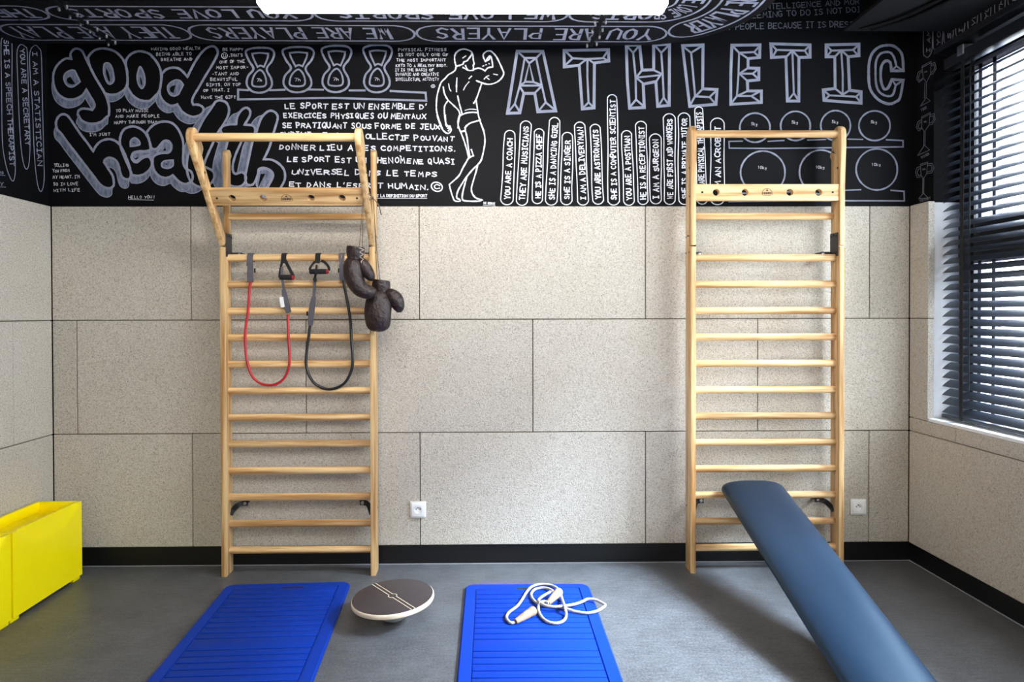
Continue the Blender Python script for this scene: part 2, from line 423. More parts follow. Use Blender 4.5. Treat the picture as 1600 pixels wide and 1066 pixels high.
def rb(a, b, z0, z1): box(bm, XPR, XR-.001, a, b, z0, z1, bev=.0025, seg=1)
OB = 3.512
rb(REAR, YP, PB, PB+.598)
for a, b in ((3.30, YP), (2.1, 3.2965), (.9, 2.0965), (REAR, .8965)): rb(a, b, PB+.602, .772)   # strip under the sill
for a, b in ((OB, YP), (REAR, OY0)):
    rb(a, b, .7755, PB+1.198); rb(a, b, PB+1.202, PT)
obj('wood_wool_boards', bm, M['board'], wall_right, kind='structure')
# seams filled behind the boards
seamc = plain('brown_seam', srgb(96, 82, 62), .9)
obj('seam_backing', B(XPL, XPR, YP+.012, YB-.0005, PB, PT-.003), seamc, wall_back, kind='structure')
obj('seam_backing', B(XL+.0005, XPL-.012, REAR, YP, PB, PT-.003), seamc, wall_left, kind='structure')
bm = bmesh.new()
for a in ((REAR, YP, PB, .77), (OB+.004, YP, .77, PT-.003), (REAR, OY0-.004, .77, PT-.003)): box(bm, XPR+.012, XR-.0005, *a)
obj('seam_backing', bm, seamc, wall_right, kind='structure')
# baseboards
for nm, a in (('baseboard_back', (XL, XR, YP+.008, YB, 0, PB)), ('baseboard_left', (XL, XPL-.008, REAR, YP+.008, 0, PB)), ('baseboard_right', (XPR+.008, XR, REAR, YP+.008, 0, PB))):
    obj(nm, B(*a), M['baseboard'], kind='structure')
obj('trim_1', B(XPR+.004, XPR+.0085, REAR, YP+.008, 0, .004), M['seam_strip'], kind='structure')
obj('trim_2', B(XPL, XPR+.004, YP+.005, YP+.0085, 0, .003), M['seam_strip'], kind='structure')

# ------------------------------------------------------------------ window
win = obj('window_1', B(2.43, 2.49, OY1-.075, OY1, OZ0, OZ1), M['frame'], kind='structure')
bm = bmesh.new()
box(bm, 2.43, 2.49, OY0, OY0+.06, OZ0, OZ1); box(bm, 2.43, 2.49, OY0, OY1, OZ0, OZ0+.05); box(bm, 2.43, 2.49, OY0, OY1, 2.56, OZ1)
box(bm, 2.425, 2.495, 2.84, OY1, 1.60, 1.80, bev=.004); [box(bm, 2.43, 2.49, y_, y_+.07, OZ0, OZ1) for y_ in (2.84, 1.43)]
obj('window_frame', bm, M['frame'], win, kind='structure')
bm = bmesh.new()
for z0, z1 in ((OZ0+.05, 1.60), (1.80, 2.56)):
    for y in (3.395, 3.30): box(bm, 2.445, 2.475, y-.012, y+.012, z0, z1)
    box(bm, 2.445, 2.475, 2.91, OY1-.075, z1-.022, z1); 
obj('sash', bm, M['frame_light'], win, kind='structure')
bm = bmesh.new()
for z0, z1, y0, y1 in ((OZ0+.05, 1.60, 2.91, OY1-.075), (1.80, 2.56, 2.91, OY1-.075), (OZ0+.05, 2.56, 1.50, 2.84), (OZ0+.05, 2.56, OY0+.06, 1.43)): box(bm, 2.457, 2.463, y0, y1, z0, z1)
obj('pane', bm, M['glass'], win, kind='structure')
# reveal: white below the black band, sill board
bm = bmesh.new(); box(bm, XR-.004, 2.43, OY1-.003, OY1+.002, OZ0, 1.897); box(bm, XR-.004, 2.43, OY0-.002, OY0+.003, OZ0, 1.897)
obj('window_reveal', bm, M['white'], win, kind='structure')
obj('window_sill', B(XPR+.006, 2.43, OY0, OY1, OZ0-.012, OZ0+.004, bev=.002), M['white'], win, kind='structure')

# ------------------------------------------------------------------ venetian blind
bl = thing('venetian_blind', 'black venetian blind with half open slats hanging in the window recess', 'blind', (2.355, 3.2, OZ0+.03))
BY0, BY1 = 2.91, 3.507  # blind ends early so the added unseen bays stay bare for sunlight
sl = []
for i in range(39):
    z = .838 + .0445*i
    if z > 2.535: break
    bm = bmesh.new(); n = 6
    up = []; dn = []
    for j in range(n+1):
        t = j/n; x = 2.335+.043*t; zz = z-.016+.032*t + .003*math.sin(PI*t)
        up.append((x, zz+.0006)); dn.append((x, zz-.0006))
    prism(bm, [(p[0], p[1]) for p in up] + [(p[0], p[1]) for p in dn[::-1]], 1, BY0, BY1)
    sl.append(obj('slat', bm, M['slat'], smooth=30))
keep(bl, *sl)
hr = obj('head_rail', B(2.325, 2.385, BY0, BY1-.01, 2.56, 2.615, bev=.004), M['rail'])
br = obj('bottom_rail', B(2.332, 2.382, BY0, BY1, .797, .815, bev=.005), M['slat'])
keep(bl, hr, br)
for y in (3.36, 2.935):
    bm = bmesh.new(); box(bm, 2.3305, 2.332, y-.012, y+.012, .80, 2.57); box(bm, 2.3815, 2.383, y-.012, y+.012, .80, 2.57)
    keep(bl, obj('ladder_tape', bm, M['tape']))
bm = bmesh.new(); cyl(bm, (2.328, 3.30, .95), (2.328, 3.30, 2.57), .0022, n=8)
keep(bl, obj('pull_cord', bm, M['tape']))
bm = bmesh.new(); box(bm, 2.318, 2.39, 3.34, 3.385, 2.59, 2.64, bev=.005); keep(bl, obj('rail_bracket', bm, M['alu']))
obj('trim_3', B(XR-.004, 2.43, OY0, OY1, OZ1-.03, OZ1, bev=.002), M['rail'], kind='structure')

# ------------------------------------------------------------------ the wall drawing
fb = lambda x, y, L: at(x, y, y=YB-L)
fl = lambda x, y, L: at(x, y, x=XL+L)
fr_ = lambda x, y, L: at(x, y, x=XR-L)
A, Bz, C, D, E = Z(80, 60, 8.2), Z(230, 60, 8.2), Z(80, 180, 7.61), Z(190, 180, 7.61), Z(320, 140, 5.92)
g = A([(258,263,1),(190,258),(120,300),(60,370),(28,460),(28,560),(60,670),(120,740),(200,780),(290,780),(370,750),(420,705),(450,655,1),(500,740),(545,820),(555,870),(525,915,1),(470,905),(400,900),(348,930),(340,990)]) + \
    C([(322,0),(360,60),(430,95),(520,100),(600,75),(660,20)]) + A([(735,990),(742,950),(740,870),(715,770),(680,690),(620,590),(560,490),(500,370),(450,270),(400,170),(350,135),(300,135),(260,170),(245,215)])
o1 = A([(470,250,1),(500,200),(560,150),(640,130),(720,135),(800,160),(860,200),(920,270),(960,360),(975,460),(975,560),(950,640),(890,690),(820,720),(740,720),(685,700,1),(620,590),(560,490),(500,370)])
o2 = A([(955,345,1),(960,280),(1000,220),(1060,180),(1130,165),(1200,175),(1260,200)]) + Bz([(60,228),(120,300),(165,390),(180,480),(175,580),(150,680),(100,740),(40,795)]) + A([(1230,803),(1150,795),(1080,760),(1020,700),(975,620,1),(978,500)])
d = Bz([(190,455,1),(240,400),(320,375),(400,385),(460,430),(515,495,1),(560,400),(620,290),(690,190),(760,125),(830,100),(880,120),(905,180),(880,250),(820,360),(740,490),(660,630),(600,730),(575,800),(590,850,1),(650,850),(710,880),(720,930),(680,980),(600,1005),(530,990),(450,940),(400,870),(385,845,1),(320,865),(250,840),(190,780),(160,700),(172,600),(183,520)])
h = C([(60,130),(58,80),(85,20),(130,-10),(185,0),(230,50),(290,140),(360,240),(430,330),(500,430,1),(530,370),(590,310),(680,285),(760,305),(820,360),(870,450),(910,550),(940,650),(945,730),(920,760),(880,760),(840,730),(815,660),(800,590),(760,530),(690,507),(640,530),(630,560,1),(680,640),(730,720),(745,800,1),(740,840),(700,867),(640,860),(580,820),(500,720),(400,590),(300,460),(200,330),(120,220),(75,175)])
e = D([(20,180),(60,150),(130,133),(200,150),(260,190),(305,250),(335,330),(345,415,1),(270,430),(200,430),(140,450),(118,500),(140,545),(180,560),(220,530),(270,500),(320,495),(350,530),(360,590),(330,650),(270,700),(200,720),(130,715,1),(95,640),(60,560),(10,440),(-20,330),(-10,240)])
a = D([(295,210,1),(350,140),(430,90),(520,75),(600,95),(660,150),(700,220),(730,310),(735,420),(730,520),(738,590),(770,640),(820,665),(845,720),(835,780),(780,815),(720,810),(660,770),(610,715,1),(540,745),(470,735),(410,690),(375,620),(368,540),(375,500),(410,470),(480,450),(555,445),(588,410),(590,350),(560,310),(510,305),(470,340),(430,390),(390,405),(352,390,1),(335,320),(310,240)])
l = [(293,246),(297,236),(305,215),(316,190),(331,168),(337,159),(345,157),(354,161),(358,172),(355,184),(348,196),(340,208),(334,221),(327,236),(321,250),(318,260,1),(325,263),(332,267),(335,275),(331,285),(322,291),(312,292),(303,288),(296,280),(292,265)]
t = E([(290,320,1),(300,255),(340,190),(385,168),(418,195),(415,245),(368,325,1),(440,332),(465,362),(458,410),(400,422),(358,425,1),(335,490),(290,590),(262,680),(260,750),(285,780),(345,765),(378,800),(372,855),(330,895),(260,895),(195,850),(165,770),(170,650),(195,540),(225,440,1),(155,400),(152,355),(195,327)])
h2 = E([(470,420),(440,490),(415,600),(390,720),(375,800),(385,870),(425,885),(460,860),(490,790),(503,735),(560,727),(615,755),(632,800),(600,870),(560,940),(540,1000,1),(640,1000,1),(700,910),(740,830),(735,750),(690,690),(620,650),(545,645,1),(595,540),(630,420),(655,340),(675,260),(655,215),(610,195),(565,215),(520,270),(490,350)])
counters = [A([(300,412,1),(255,408),(190,440),(160,500),(180,570),(230,618),(290,615),(370,555,1),(340,490)]), A([(680,330),(740,320),(780,380),(800,470),(800,550),(750,587),(710,550),(675,450)]),
    A([(1140,362),(1180,430),(1200,520),(1195,600),(1160,640),(1120,590),(1100,500),(1115,420)]), Bz([(350,537),(420,542),(463,595,1),(430,660),(400,715),(340,738),(290,715),(262,650),(275,590)]),
    D([(110,300),(160,270),(210,310),(215,350),(160,365),(105,370,1)]), D([(540,540),(612,535,1),(610,600),(560,630),(490,620),(475,580),(500,550)]),
    D([(510,312),(575,340),(582,400),(550,440),(430,442),(480,370)]), D([(150,455),(250,440),(335,440),(330,470),(240,490),(190,535),(150,540),(128,500)]), E([(505,745,1),(560,735),(612,765),(622,810),(565,910),(500,905),(478,870)])]
inner = [A([(245,490,1),(200,520),(215,570),(260,590),(310,585,1)]), A([(700,378,1),(735,440),(755,540),(735,545),(705,460)]), A([(1135,480,1),(1160,540),(1165,600),(1145,570)]), Bz([(365,600,1),(320,610),(290,640),(300,680),(335,700,1)]),
    D([(140,315,1),(162,330,1),(135,330,1)]), D([(508,580,1),(545,575,1),(542,592,1)]), D([(520,385,1),(530,420,1),(490,422,1)]), D([(150,515,1),(200,500),(172,527)]), E([(515,782,1),(560,778,1),(490,912,1)])]
GW = 3.6
letters = [(o1, (-3, 11)), (o2, (-4, 12)), (d, (-6, 11)), (g, (-2, 13)), (e, (-2, 12)), (a, (-4, 12)), (h, (-3, 14)), (l, (-15, 10)), (t, (-16, 9)), (h2, (-15, 8))]
sh, bk, ln = Ink(fb), Ink(fb), Ink(fb)
for i, (L, (dx, dy)) in enumerate(letters):
    P = path(L, 5, True)
    for k in range(5):
        f_ = 1-k/5; sh.fill([(p.x+dx*f_, p.y+dy*f_) for p in P], .0004+.00006*(k*12+i))
    sh_edge = [(p.x+dx, p.y+dy) for p in P]
    ln.ribbon(sh_edge, 1.3, True, base=.0040-.0004)
for i, (L, _) in enumerate(letters):
    P = path(L, 5, True)
    bk.fill([(p.x, p.y) for p in P], .0062+.00006*i)
for i, L in enumerate(counters): sh.fill([(p.x, p.y) for p in path(L, 5, True)], .0070+.00004*i)
for i, L in enumerate(inner): bk.fill([(p.x, p.y) for p in path(L, 5, True)], .0076+.00004*i)
order = {id(L): i for i, (L, _) in enumerate(letters)}
for L, _ in letters: ln.ribbon(path(L, 5, True), GW, True, base=.0072)
for L in counters: ln.ribbon(path(L, 5, True), 2.4, True, base=.0072)
sh.done('good_health_shading', M['shade'], wall_back); bk.done('good_health_filling', M['fill'], wall_back); ln.done('good_health_outline', M['lilac'], wall_back)

# block letters
I_, J_, K_, L_ = Z(780, 60, 8.2), Z(960, 60, 8.883), Z(1130, 60, 8.88), Z(1270, 60, 8.88)
at_ = Ink(fb)
def blk(T, outer, ridges):
    at_.ribbon(T(outer), 4.4, True, vary=.06)
    for r in ridges: at_.ribbon(T(r), 3.0, vary=.08)
blk(I_, [(230,165),(560,165),(725,930),(495,940),(455,705),(315,705),(265,955),(105,960)], [[(330,555),(385,320),(440,560),(330,555)],[(230,165),(330,255),(385,320)],[(560,165),(475,250),(390,315)],[(330,250),(475,250)],[(325,260),(265,600),(200,840),(110,950)],[(200,840),(265,945)],[(475,260),(545,600),(595,820),(500,935)],[(595,820),(725,925)],[(265,605),(545,605)],[(330,560),(265,605)],[(440,560),(545,600)],[(315,700),(265,620)],[(455,700),(545,610)]])
blk(I_, [(830,155),(1400,145),(1405,290),(1220,315),(1215,890),(1065,905),(1025,345),(835,365)], [[(850,165),(940,255),(850,340)],[(940,255),(1110,265),(1330,255)],[(1400,150),(1330,250),(1400,290)],[(1030,335),(1120,265)],[(1215,320),(1140,265)],[(1130,265),(1130,500),(1145,820)],[(1075,890),(1145,820),(1215,890)]])
blk(J_, [(165,95),(350,90),(385,440),(545,435),(545,90),(765,80),(760,930),(600,945),(575,600),(400,635),(415,960),(210,970),(180,600)], [[(165,100),(260,200),(350,95)],[(260,200),(295,540),(300,850)],[(210,960),(300,850),(415,950)],[(560,95),(650,200),(765,85)],[(650,200),(670,490),(685,820)],[(610,940),(685,820),(750,920)],[(300,545),(640,510)],[(385,440),(300,545),(405,630)],[(545,440),(650,490),(580,600)]])
blk(J_, [(945,100),(1230,90),(1225,700),(1425,710),(1410,915),(1045,945)], [[(950,110),(1065,200),(1230,95)],[(1065,200),(1120,800),(1045,940)],[(1130,800),(1220,705)],[(1130,805),(1320,815),(1425,715)],[(1320,815),(1405,910)]])
blk(K_, [(120,95),(510,90),(505,265),(345,280),(345,410),(495,415),(495,575),(335,590),(340,730),(530,730),(530,890),(105,915),(105,500)], [[(130,105),(220,200),(430,190),(510,100)],[(430,190),(500,260)],[(225,200),(345,280)],[(220,200),(212,500),(190,800),(105,910)],[(345,410),(225,490),(335,590)],[(225,490),(410,490),(490,420)],[(410,490),(490,565)],[(190,800),(340,730)],[(190,800),(390,800),(520,730)],[(390,800),(520,890)]])
blk(K_, [(660,75),(1205,90),(1205,260),(1050,265),(1050,870),(890,870),(870,255),(670,265)], [[(670,85),(740,160),(690,250)],[(740,160),(1130,170),(1205,95)],[(1130,170),(1190,255)],[(960,170),(880,250)],[(960,170),(1045,260)],[(960,175),(980,760),(900,860)],[(980,760),(1045,860)]])
blk(L_, [(185,90),(640,80),(640,240),(490,255),(510,720),(670,740),(670,900),(155,860),(145,715),(310,695),(305,255),(185,255)], [[(190,100),(260,170),(560,160),(640,85)],[(260,170),(195,250)],[(560,160),(630,240)],[(390,170),(310,250)],[(400,170),(490,250)],[(395,170),(415,500),(415,780)],[(310,695),(415,780),(510,720)],[(230,790),(600,810)],[(150,720),(230,790),(160,860)],[(670,745),(600,810),(670,895)]])
cpath = path(L_([(1255,450,1),(1250,300),(1220,190),(1130,110),(1030,95),(920,120),(830,200),(785,320),(775,500),(790,680),(850,790),(940,870),(1060,910),(1150,880),(1210,820),(1255,580,1),(1095,570,1),(1060,660),(1020,705),(980,690),(945,580),(945,430),(970,350),(1020,310),(1070,330),(1085,390),(1090,450,1)]), 5, True)
at_.ribbon(cpath, 4.2, True)
at_.ribbon(path(L_([(1160,385),(1130,270),(1080,200),(1010,190),(930,220),(880,310),(870,450),(880,640),(930,750),(1030,800),(1110,780),(1150,650)]), 5), 3.4)
for r in ([(1095,445),(1160,385),(1250,445)], [(1100,578),(1150,650),(1250,585)]): at_.ribbon(L_(r), 2.8)
at_.done('athletic_lettering', M['lilac'], wall_back)

# kettlebells on a shelf
H_ = Z(360, 65, 5); kb = Ink(fb)
outer = [(120,80),(160,55),(230,48),(310,55),(342,90),(325,150),(283,215),(318,290),(322,345),(285,385),(225,400),(165,385),(128,335),(138,270),(180,213),(145,150)]
hand = [(170,95,1),(230,88),(295,95,1),(290,130),(262,198,1),(235,188),(212,198,1),(180,130)]
bell = [(230,222),(265,255),(280,315),(265,348),(205,352),(170,335),(185,265)]
kw = Ink(fb)
for (x0, x1, y0, y1) in ((118,342,48,400),(405,652,42,397),(710,945,32,395),(1035,1262,27,397)):
    T = lambda P: H_([(x0+(p[0]-118)/224*(x1-x0), y0+(p[1]-48)/352*(y1-y0)) + tuple(p[2:]) for p in P])
    for q_, w_ in ((outer, 3.2), (hand, 2.7), (bell, 2.7)): kb.ribbon(path(T(q_), 5, True), w_, True)
    b = T([(204, 312), (252, 312)]); kw.text('7h', b[0][0], b[0][1], b[1][0], b[1][1], 4.6, .65)
for r in ([(140,380),(60,375),(60,452),(420,446),(800,440),(1180,452),(1530,462),(1525,400),(1250,386)], [(308,380),(425,376)], [(598,374),(725,376)], [(930,382),(1050,382)]): kb.ribbon(H_(r), 3.0)
kb.done('kettlebell_drawing', M['lilac'], wall_back)

# weights on two shelves
wt = Ink(fb)
for cx_, cy_, rx, ry in ((1179.6,199.6,23.5,22.8),(1243,196.8,23,22.8),(1305.7,196.3,23,23.5),(1366.5,196.5,24.2,23.2),(1192,269.5,34.5,33.5),(1282.5,269,33,34.5),(1370,264.8,32,32.2)):
    P = [(cx_+rx*math.cos(2*PI*i/40)*(1+.012*math.sin(5*PI*i/40)), cy_+ry*math.sin(2*PI*i/40)) for i in range(40)]
    wt.ribbon(P, 2.5, True, vary=.2)
    tx = '5kg' if rx < 30 else '10kg'; ww = 11 if rx < 30 else 15
    yy = cy_-4 if rx < 30 else cy_-6
    kw.text(tx, cx_-ww/2-1, yy, cx_+ww/2-1, yy+1, 4.2, .5)
wt.ribbon([(1160,220.6),(1139,221),(1139.5,231.5),(1200,232),(1411,229.6),(1411,219.7),(1385,218.5)], 2.1); wt.ribbon([(1200,221),(1225,219.5)], 2.0); wt.ribbon([(1262,219),(1290,218)], 2.0); wt.ribbon([(1325,217.5),(1348,218)], 2.0)
wt.ribbon([(1165,302),(1139,302),(1139,315),(1250,313.5),(1413,314),(1412.5,299),(1392,297.5)], 2.2); wt.ribbon([(1225,300),(1255,299)], 2.1); wt.ribbon([(1310,298),(1345,296.5)], 2.1)
wt.done('weight_plate_drawing', M['lilac'], wall_back)

# body builder
F_, G_ = Z(670, 70, 8.2), Z(670, 180, 7.354); bb = Ink(fb)
def S_(T, P, w=2.2, c=False): bb.ribbon(path(T(P), 5, c), w, c, vary=.25)
for P in ([(350,272),(335,220),(330,160),(345,110),(390,70),(450,55),(510,70),(550,95),(565,140),(570,190),(580,245),(568,262),(573,285),(570,325)], [(550,110),(540,140),(510,180),(490,205),(450,220),(440,245),(400,262),(355,275)],
    [(470,265),(490,310),(520,330),(570,325)], [(435,290),(500,325)], [(350,275),(340,320),(310,350),(250,385),(210,430),(160,480),(130,560),(105,660),(97,760),(100,850),(125,940),(160,1040),(175,1080)],
    [(575,315),(630,300),(680,310),(720,335,1),(760,295),(818,285,1),(815,240),(800,160),(785,145)], [(725,215),(700,160),(700,120),(740,85),(790,80),(830,110),(870,160),(910,240),(945,320),(960,370),(930,430),(870,480),(790,505),(720,500),(660,480),(610,460)],
    [(725,215),(770,150),(785,150),(770,190),(740,205)], [(675,505),(650,580),(610,690),(575,750)], [(605,710),(620,800),(630,870),(650,960),(690,1066)], [(185,540),(200,620),(240,700),(310,770),(380,840),(400,900)], [(245,715),(205,780),(200,860),(210,960),(225,1040),(250,1045),(270,1066)],
    [(360,425),(355,520),(355,600)], [(370,655),(390,750),(415,840),(425,885)], [(400,905),(480,875),(560,865),(625,870)], [(400,905),(380,980),(375,1066)], [(460,1066),(520,1010),(590,985),(650,970)]): S_(F_, P)
for P in ([(435,170),(475,142)], [(255,500),(265,560),(285,595)], [(550,400),(515,435)], [(515,475),(470,530),(445,580)], [(770,395),(735,410),(710,440)], [(735,415),(775,445)], [(830,375),(880,385)], [(465,840),(530,825),(610,830)], [(690,275),(706,268)], [(728,258),(738,254)], [(770,240),(776,246)]): S_(F_, P, 1.6)
for P in ([(350,5),(335,70),(340,130),(365,190,1),(415,175),(425,130),(480,90),(580,60)], [(365,190),(400,280),(435,390),(460,490)], [(515,465),(460,492),(430,540),(390,610),(350,690),(290,750),(235,797,1),(250,860),(275,940),(300,985),(355,990),(355,970),(320,945),(335,870),(380,790),(430,715),(500,630),(560,570),(600,520),(625,430),(645,310),(635,200),(600,100),(570,0)],
    [(420,180),(440,260),(455,380),(472,480)], [(488,395),(512,465)], [(560,580),(540,660),(510,760),(490,840),(500,900),(540,950),(612,975,1),(560,990),(420,985),(385,960),(390,890),(415,790),(435,720)], [(95,0),(130,110),(170,180),(220,210),(255,180),(245,130),(215,122),(195,80),(190,0)], [(215,150),(240,155),(225,180)]): S_(G_, P)
bb.done('bodybuilder_drawing', M['chalk'], wall_back)

# speech pills
pm, pn = Z(770, 140, 5.763), Z(950, 140, 5.763); pi_ = Ink(fb)
for T, (xb, yb, xt, yt, wb, wt_, tx) in [(pm, v) for v in ((125,1035,155,370,112,92,'YOU ARE A COACH'),(260,1040,300,285,100,98,'THEY ARE MUSICIANS'),(400,1025,417,355,92,86,'HE IS A PIZZA CHEF'),(525,1038,558,253,106,94,'SHE IS A DANCING GIRL'),(662,1035,672,388,102,94,'SHE IS A SINGER'),(814,1038,781,295,98,94,'I AM A DELIVERYMAN'),(950,1030,920,315,98,90,'YOU ARE ASTRONAUTS'))] + \
      [(pn, v) for v in ((52,1038,36,48,104,84,'SHE IS A COMPUTER SCIENTIST'),(190,1040,166,372,96,90,'YOU ARE A POSTMAN'),(316,1033,295,288,90,98,'HE IS A RECEPTIONIST'),(431,1027,426,402,100,106,'I AM A SURGEON'),(556,1032,551,220,98,108,'WE ARE FIRST AID WORKERS'),(690,1032,684,213,104,106,'SHE IS A PRIVATE TUTOR'),(850,1030,816,158,92,72,'THEY ARE PHYSICAL THERAPISTS'),(985,1034,985,260,128,122,'I AM AN ACROBAT'))]:
    (b, t_) = T([(xb, yb), (xt, yt)]); w0, w1 = wb/5.763, wt_/5.763
    pi_.pill(b[0], b[1], t_[0], t_[1], w0, w1, 1.5)
    dv = Vector((t_[0]-b[0], t_[1]-b[1])); ll = dv.length; dv.normalize(); h_ = 9.2 if 'COMPUTER' not in tx else 9
    n_ = Vector((-dv.y, dv.x)); pad = 7.5; sx = Vector(b) + dv*pad + n_*h_*.5; ex = Vector(t_) - dv*(pad+(4 if tx in ('YOU ARE A COACH', 'I AM AN ACROBAT', 'SHE IS A SINGER') else 0)) + n_*h_*.5
    pi_.text(tx, sx.x, sx.y, ex.x, ex.y, h_*.86, 1.75 if len(tx) < 20 else 1.6, .1, .70)
pi_.done('speech_pills', M['chalk'], wall_back)

# french paragraph
fp = Ink(fb); R_ = Z(420, 150, 5.3333)
for tx, x0, x1, y0, y1 in (("LE SPORT EST UN ENSEMBLE D'",130,1318,100,112),('EXERCICES PHYSIQUES OU MENTAUX',118,1312,182,188),('SE PRATIQUANT SOUS FORME DE JEUX',108,1430,264,276),('INDIVIDUELS OU COLLECTIF POUVANT',88,1550,340,378),('DONNER LIEU A DES COMPETITIONS.',78,1558,446,462),('LE SPORT EST UN PHENOM`ENE QUASI',146,1554,545,568),('UNIVERSEL DANS LE TEMPS',184,1408,650,672),("ET DANS L'ESPRIT HUMAIN.",166,1334,756,778)):
    (p0, p1) = R_([(x0, y0), (x1, y1)]); fp.text(tx, p0[0], p0[1], p1[0], p1[1], 7.5, 1.75, .17, .68)
P = R_([(1400+46*math.cos(2*PI*i/20), 757+38*math.sin(2*PI*i/20)+6*math.cos(2*PI*i/20)) for i in range(20)]); fp.ribbon(P, 1.9, True)
fp.ribbon(path(R_([(1425,748),(1400,738),(1380,752),(1392,772),(1425,768)]), 4), 1.7)
fp.text("C'EST LA DEFINITION DU SPORT", 576, 307.8, 667.5, 308.2, 4, 1.1); fp.ribbon([(578,309.8),(667,310.2)], .8)
fp.done('french_paragraph', M['chalk'], wall_back)

# small notes
sm = kw
for tx, x0, x1, y in (('HAVING GOOD HEALTH',236,313,78.6),('BEING ABLE TO',243.5,300,87),('BREATHE AND',251,301,95.2),('BE HAPPY',347.7,380.6,79.5),(".THAT'S",358,379.4,88.6),('ONE OF THE',342.8,383,98.8),('MOST IMPOR-',337,388.5,108),('-TANT AND',331,374,117.6),('BEAUTIFUL',328,372,126.3),('GIFTS. ON TOP',322,377,134.8),('OF THAT. I',317,359,143.3),('HAVE THE GIFT',314,369,154.4),
    ('TO PLAY MUSIC',180.6,232.4,175.4),('AND MAKE PEOPLE',179.5,250,184),('HAPPY THROUGH THAT',178,245.5,193.5),("I'M JUST",140,172.6,212.6),('TELLING',84.6,107.6,260.6),('YOU FROM',82,109,269.2),("MY HEART. I'M",82,125.3,279),('SO IN LOVE',82.6,122.7,290),('WITH LIFE',82.6,126,299.4),('HELLO YOU!',200,243,310.5),
    ('PHYSICAL FITNESS',621.8,698.3,79.8),('IS NOT ONLY ONE OF',621.8,701,87.6),('THE MOST IMPORTANT',619,697,96.2),('KEYS TO A HEALTHY BODY.',618,699,104.5),('IT IS THE BASIS OF',617,678,111.3),('DYNAMIC AND CREATIVE',617.8,686,118.3),('INTELLECTUAL ACTIVITY',617.8,686,126.2)):
    sm.text(tx, x0, y, x1, y-(0 if x0 > 400 else .4)-.3, 4.2, .72, .14, .66)
sm.ribbon([(201,311.8),(240,312.8)], .7)
sm.ribbon([(350.7+4.6*math.cos(2*PI*i/18), 87+4.6*math.sin(2*PI*i/18)) for i in range(18)], .9, True); sm.ribbon([(348.3,88),(350.7,89.8),(353.1,88)], .8); sm.ribbon([(349.2,85.2),(349.2,86.4)], .9); sm.ribbon([(352.2,85.2),(352.2,86.4)], .9)
sm.ribbon([(676.6+3*math.cos(2*PI*i/12), 134.7+2.4*math.sin(2*PI*i/12)) for i in range(12)], .7, True); sm.ribbon([(677.8,134),(676.4,133.6),(675.6,134.8),(676.6,135.8),(677.8,135.4)], .6)
sm.text('DE SERNE', 755.5, 318.6, 773.5, 320, 3, .9); sm.ribbon([(755,320.6),(774,322)], .8)
sm.done('small_notes', M['chalk'], wall_back)
un = Ink(fb)
for tx, x0, x1, y0, y1, h_ in (('INTELLIGENCE AND MORE',1190,1352,15,6,8),('SEEMING TO DO IS NOT DOING',1166,1362,29,18,8.5),('MOST PEOPLE BECAUSE IT IS DRESSED',1112,1350,47,41.5,9)): un.text(tx, x0, y0, x1, y1, h_, 1.2)
un.done('upper_note', M['dim'], wall_back)

# left wall pills
lp = Ink(fl); O_ = Z(0, 40, 3.944)
for P, tx, a0, a1, b0, b1 in (([(38,62),(62,78),(74,120),(74,400),(85,700),(95,880),(82,958),(55,920),(30,830),(14,700),(10,400),(6,118),(18,76)], 'SHE IS A SPEECH THERAPIST', 22, 84, 62, 870), ([(125,118),(155,130),(168,165),(175,400),(185,700),(180,840),(165,885),(145,850),(128,730),(115,500),(108,300),(105,165)], 'YOU ARE A SECRETARY', 122, 140, 158, 742), ([(215,122),(240,140),(255,190),(262,500),(270,800),(272,950),(255,1022),(232,980),(212,800),(200,500),(186,300),(185,165)], 'I AM A STATISTICIAN', 200, 158, 232, 868)):
    lp.ribbon(path(O_(P), 4, True), 1.0, True)
    (p0, p1) = O_([(a0, a1), (b0, b1)]); lp.text(tx, p0[0], p0[1], p1[0], p1[1], 7, 1.3)
lp.text('LETTERS', -26, 270, 6, 272, 3.6, .7); lp.ribbon([(-26,271.5),(8,274.5)], .7); lp.text('BY', -6, 290, 6, 290.5, 5, .8); lp.ribbon([(-8,292),(9,292.5)], .7)
lp.done('speech_pills', M['lilac'], wall_left)

# right wall trophies and pills
rt = Ink(fr_); P_ = Z(1420, 50, 3.88)
for L in ([(80,208),(135,177),(132,255),(108,305),(88,280),(80,208)], [(80,217),(134,186)], [(80,230),(57,245),(48,285),(62,305),(85,287)], [(82,240),(66,252),(58,282),(66,295),(86,280)], [(135,195),(158,184),(166,222),(148,252),(132,258)], [(135,206),(152,198),(156,222),(145,240),(133,246)], [(98,306),(94,402)], [(107,306),(105,400)], [(70,450),(105,398),(130,418),(70,450)],
    [(78,515),(130,487),(122,565),(95,605),(78,580),(78,515)], [(79,524),(129,496)], [(78,530),(55,545),(45,580),(60,600),(80,584)], [(79,542),(64,552),(55,578),(64,588),(80,576)], [(130,500),(154,495),(160,530),(140,562),(124,564)], [(129,512),(146,508),(150,530),(137,550),(126,552)], [(92,605),(91,690)], [(99,605),(98,688)], [(52,750),(95,687),(126,715),(52,750)],
    [(70,802),(115,788),(108,860),(88,890),(75,870),(70,802)], [(71,810),(114,797)], [(72,815),(50,822),(40,850),(50,882),(76,876)], [(73,826),(58,832),(50,852),(58,870),(75,866)], [(114,800),(140,796),(153,825),(138,855),(110,858)], [(113,810),(134,808),(142,826),(132,845),(111,848)], [(86,890),(83,978)], [(92,890),(90,977)], [(60,1012),(88,977),(116,1005),(60,1012)]):
    rt.ribbon(P_(L), .9)
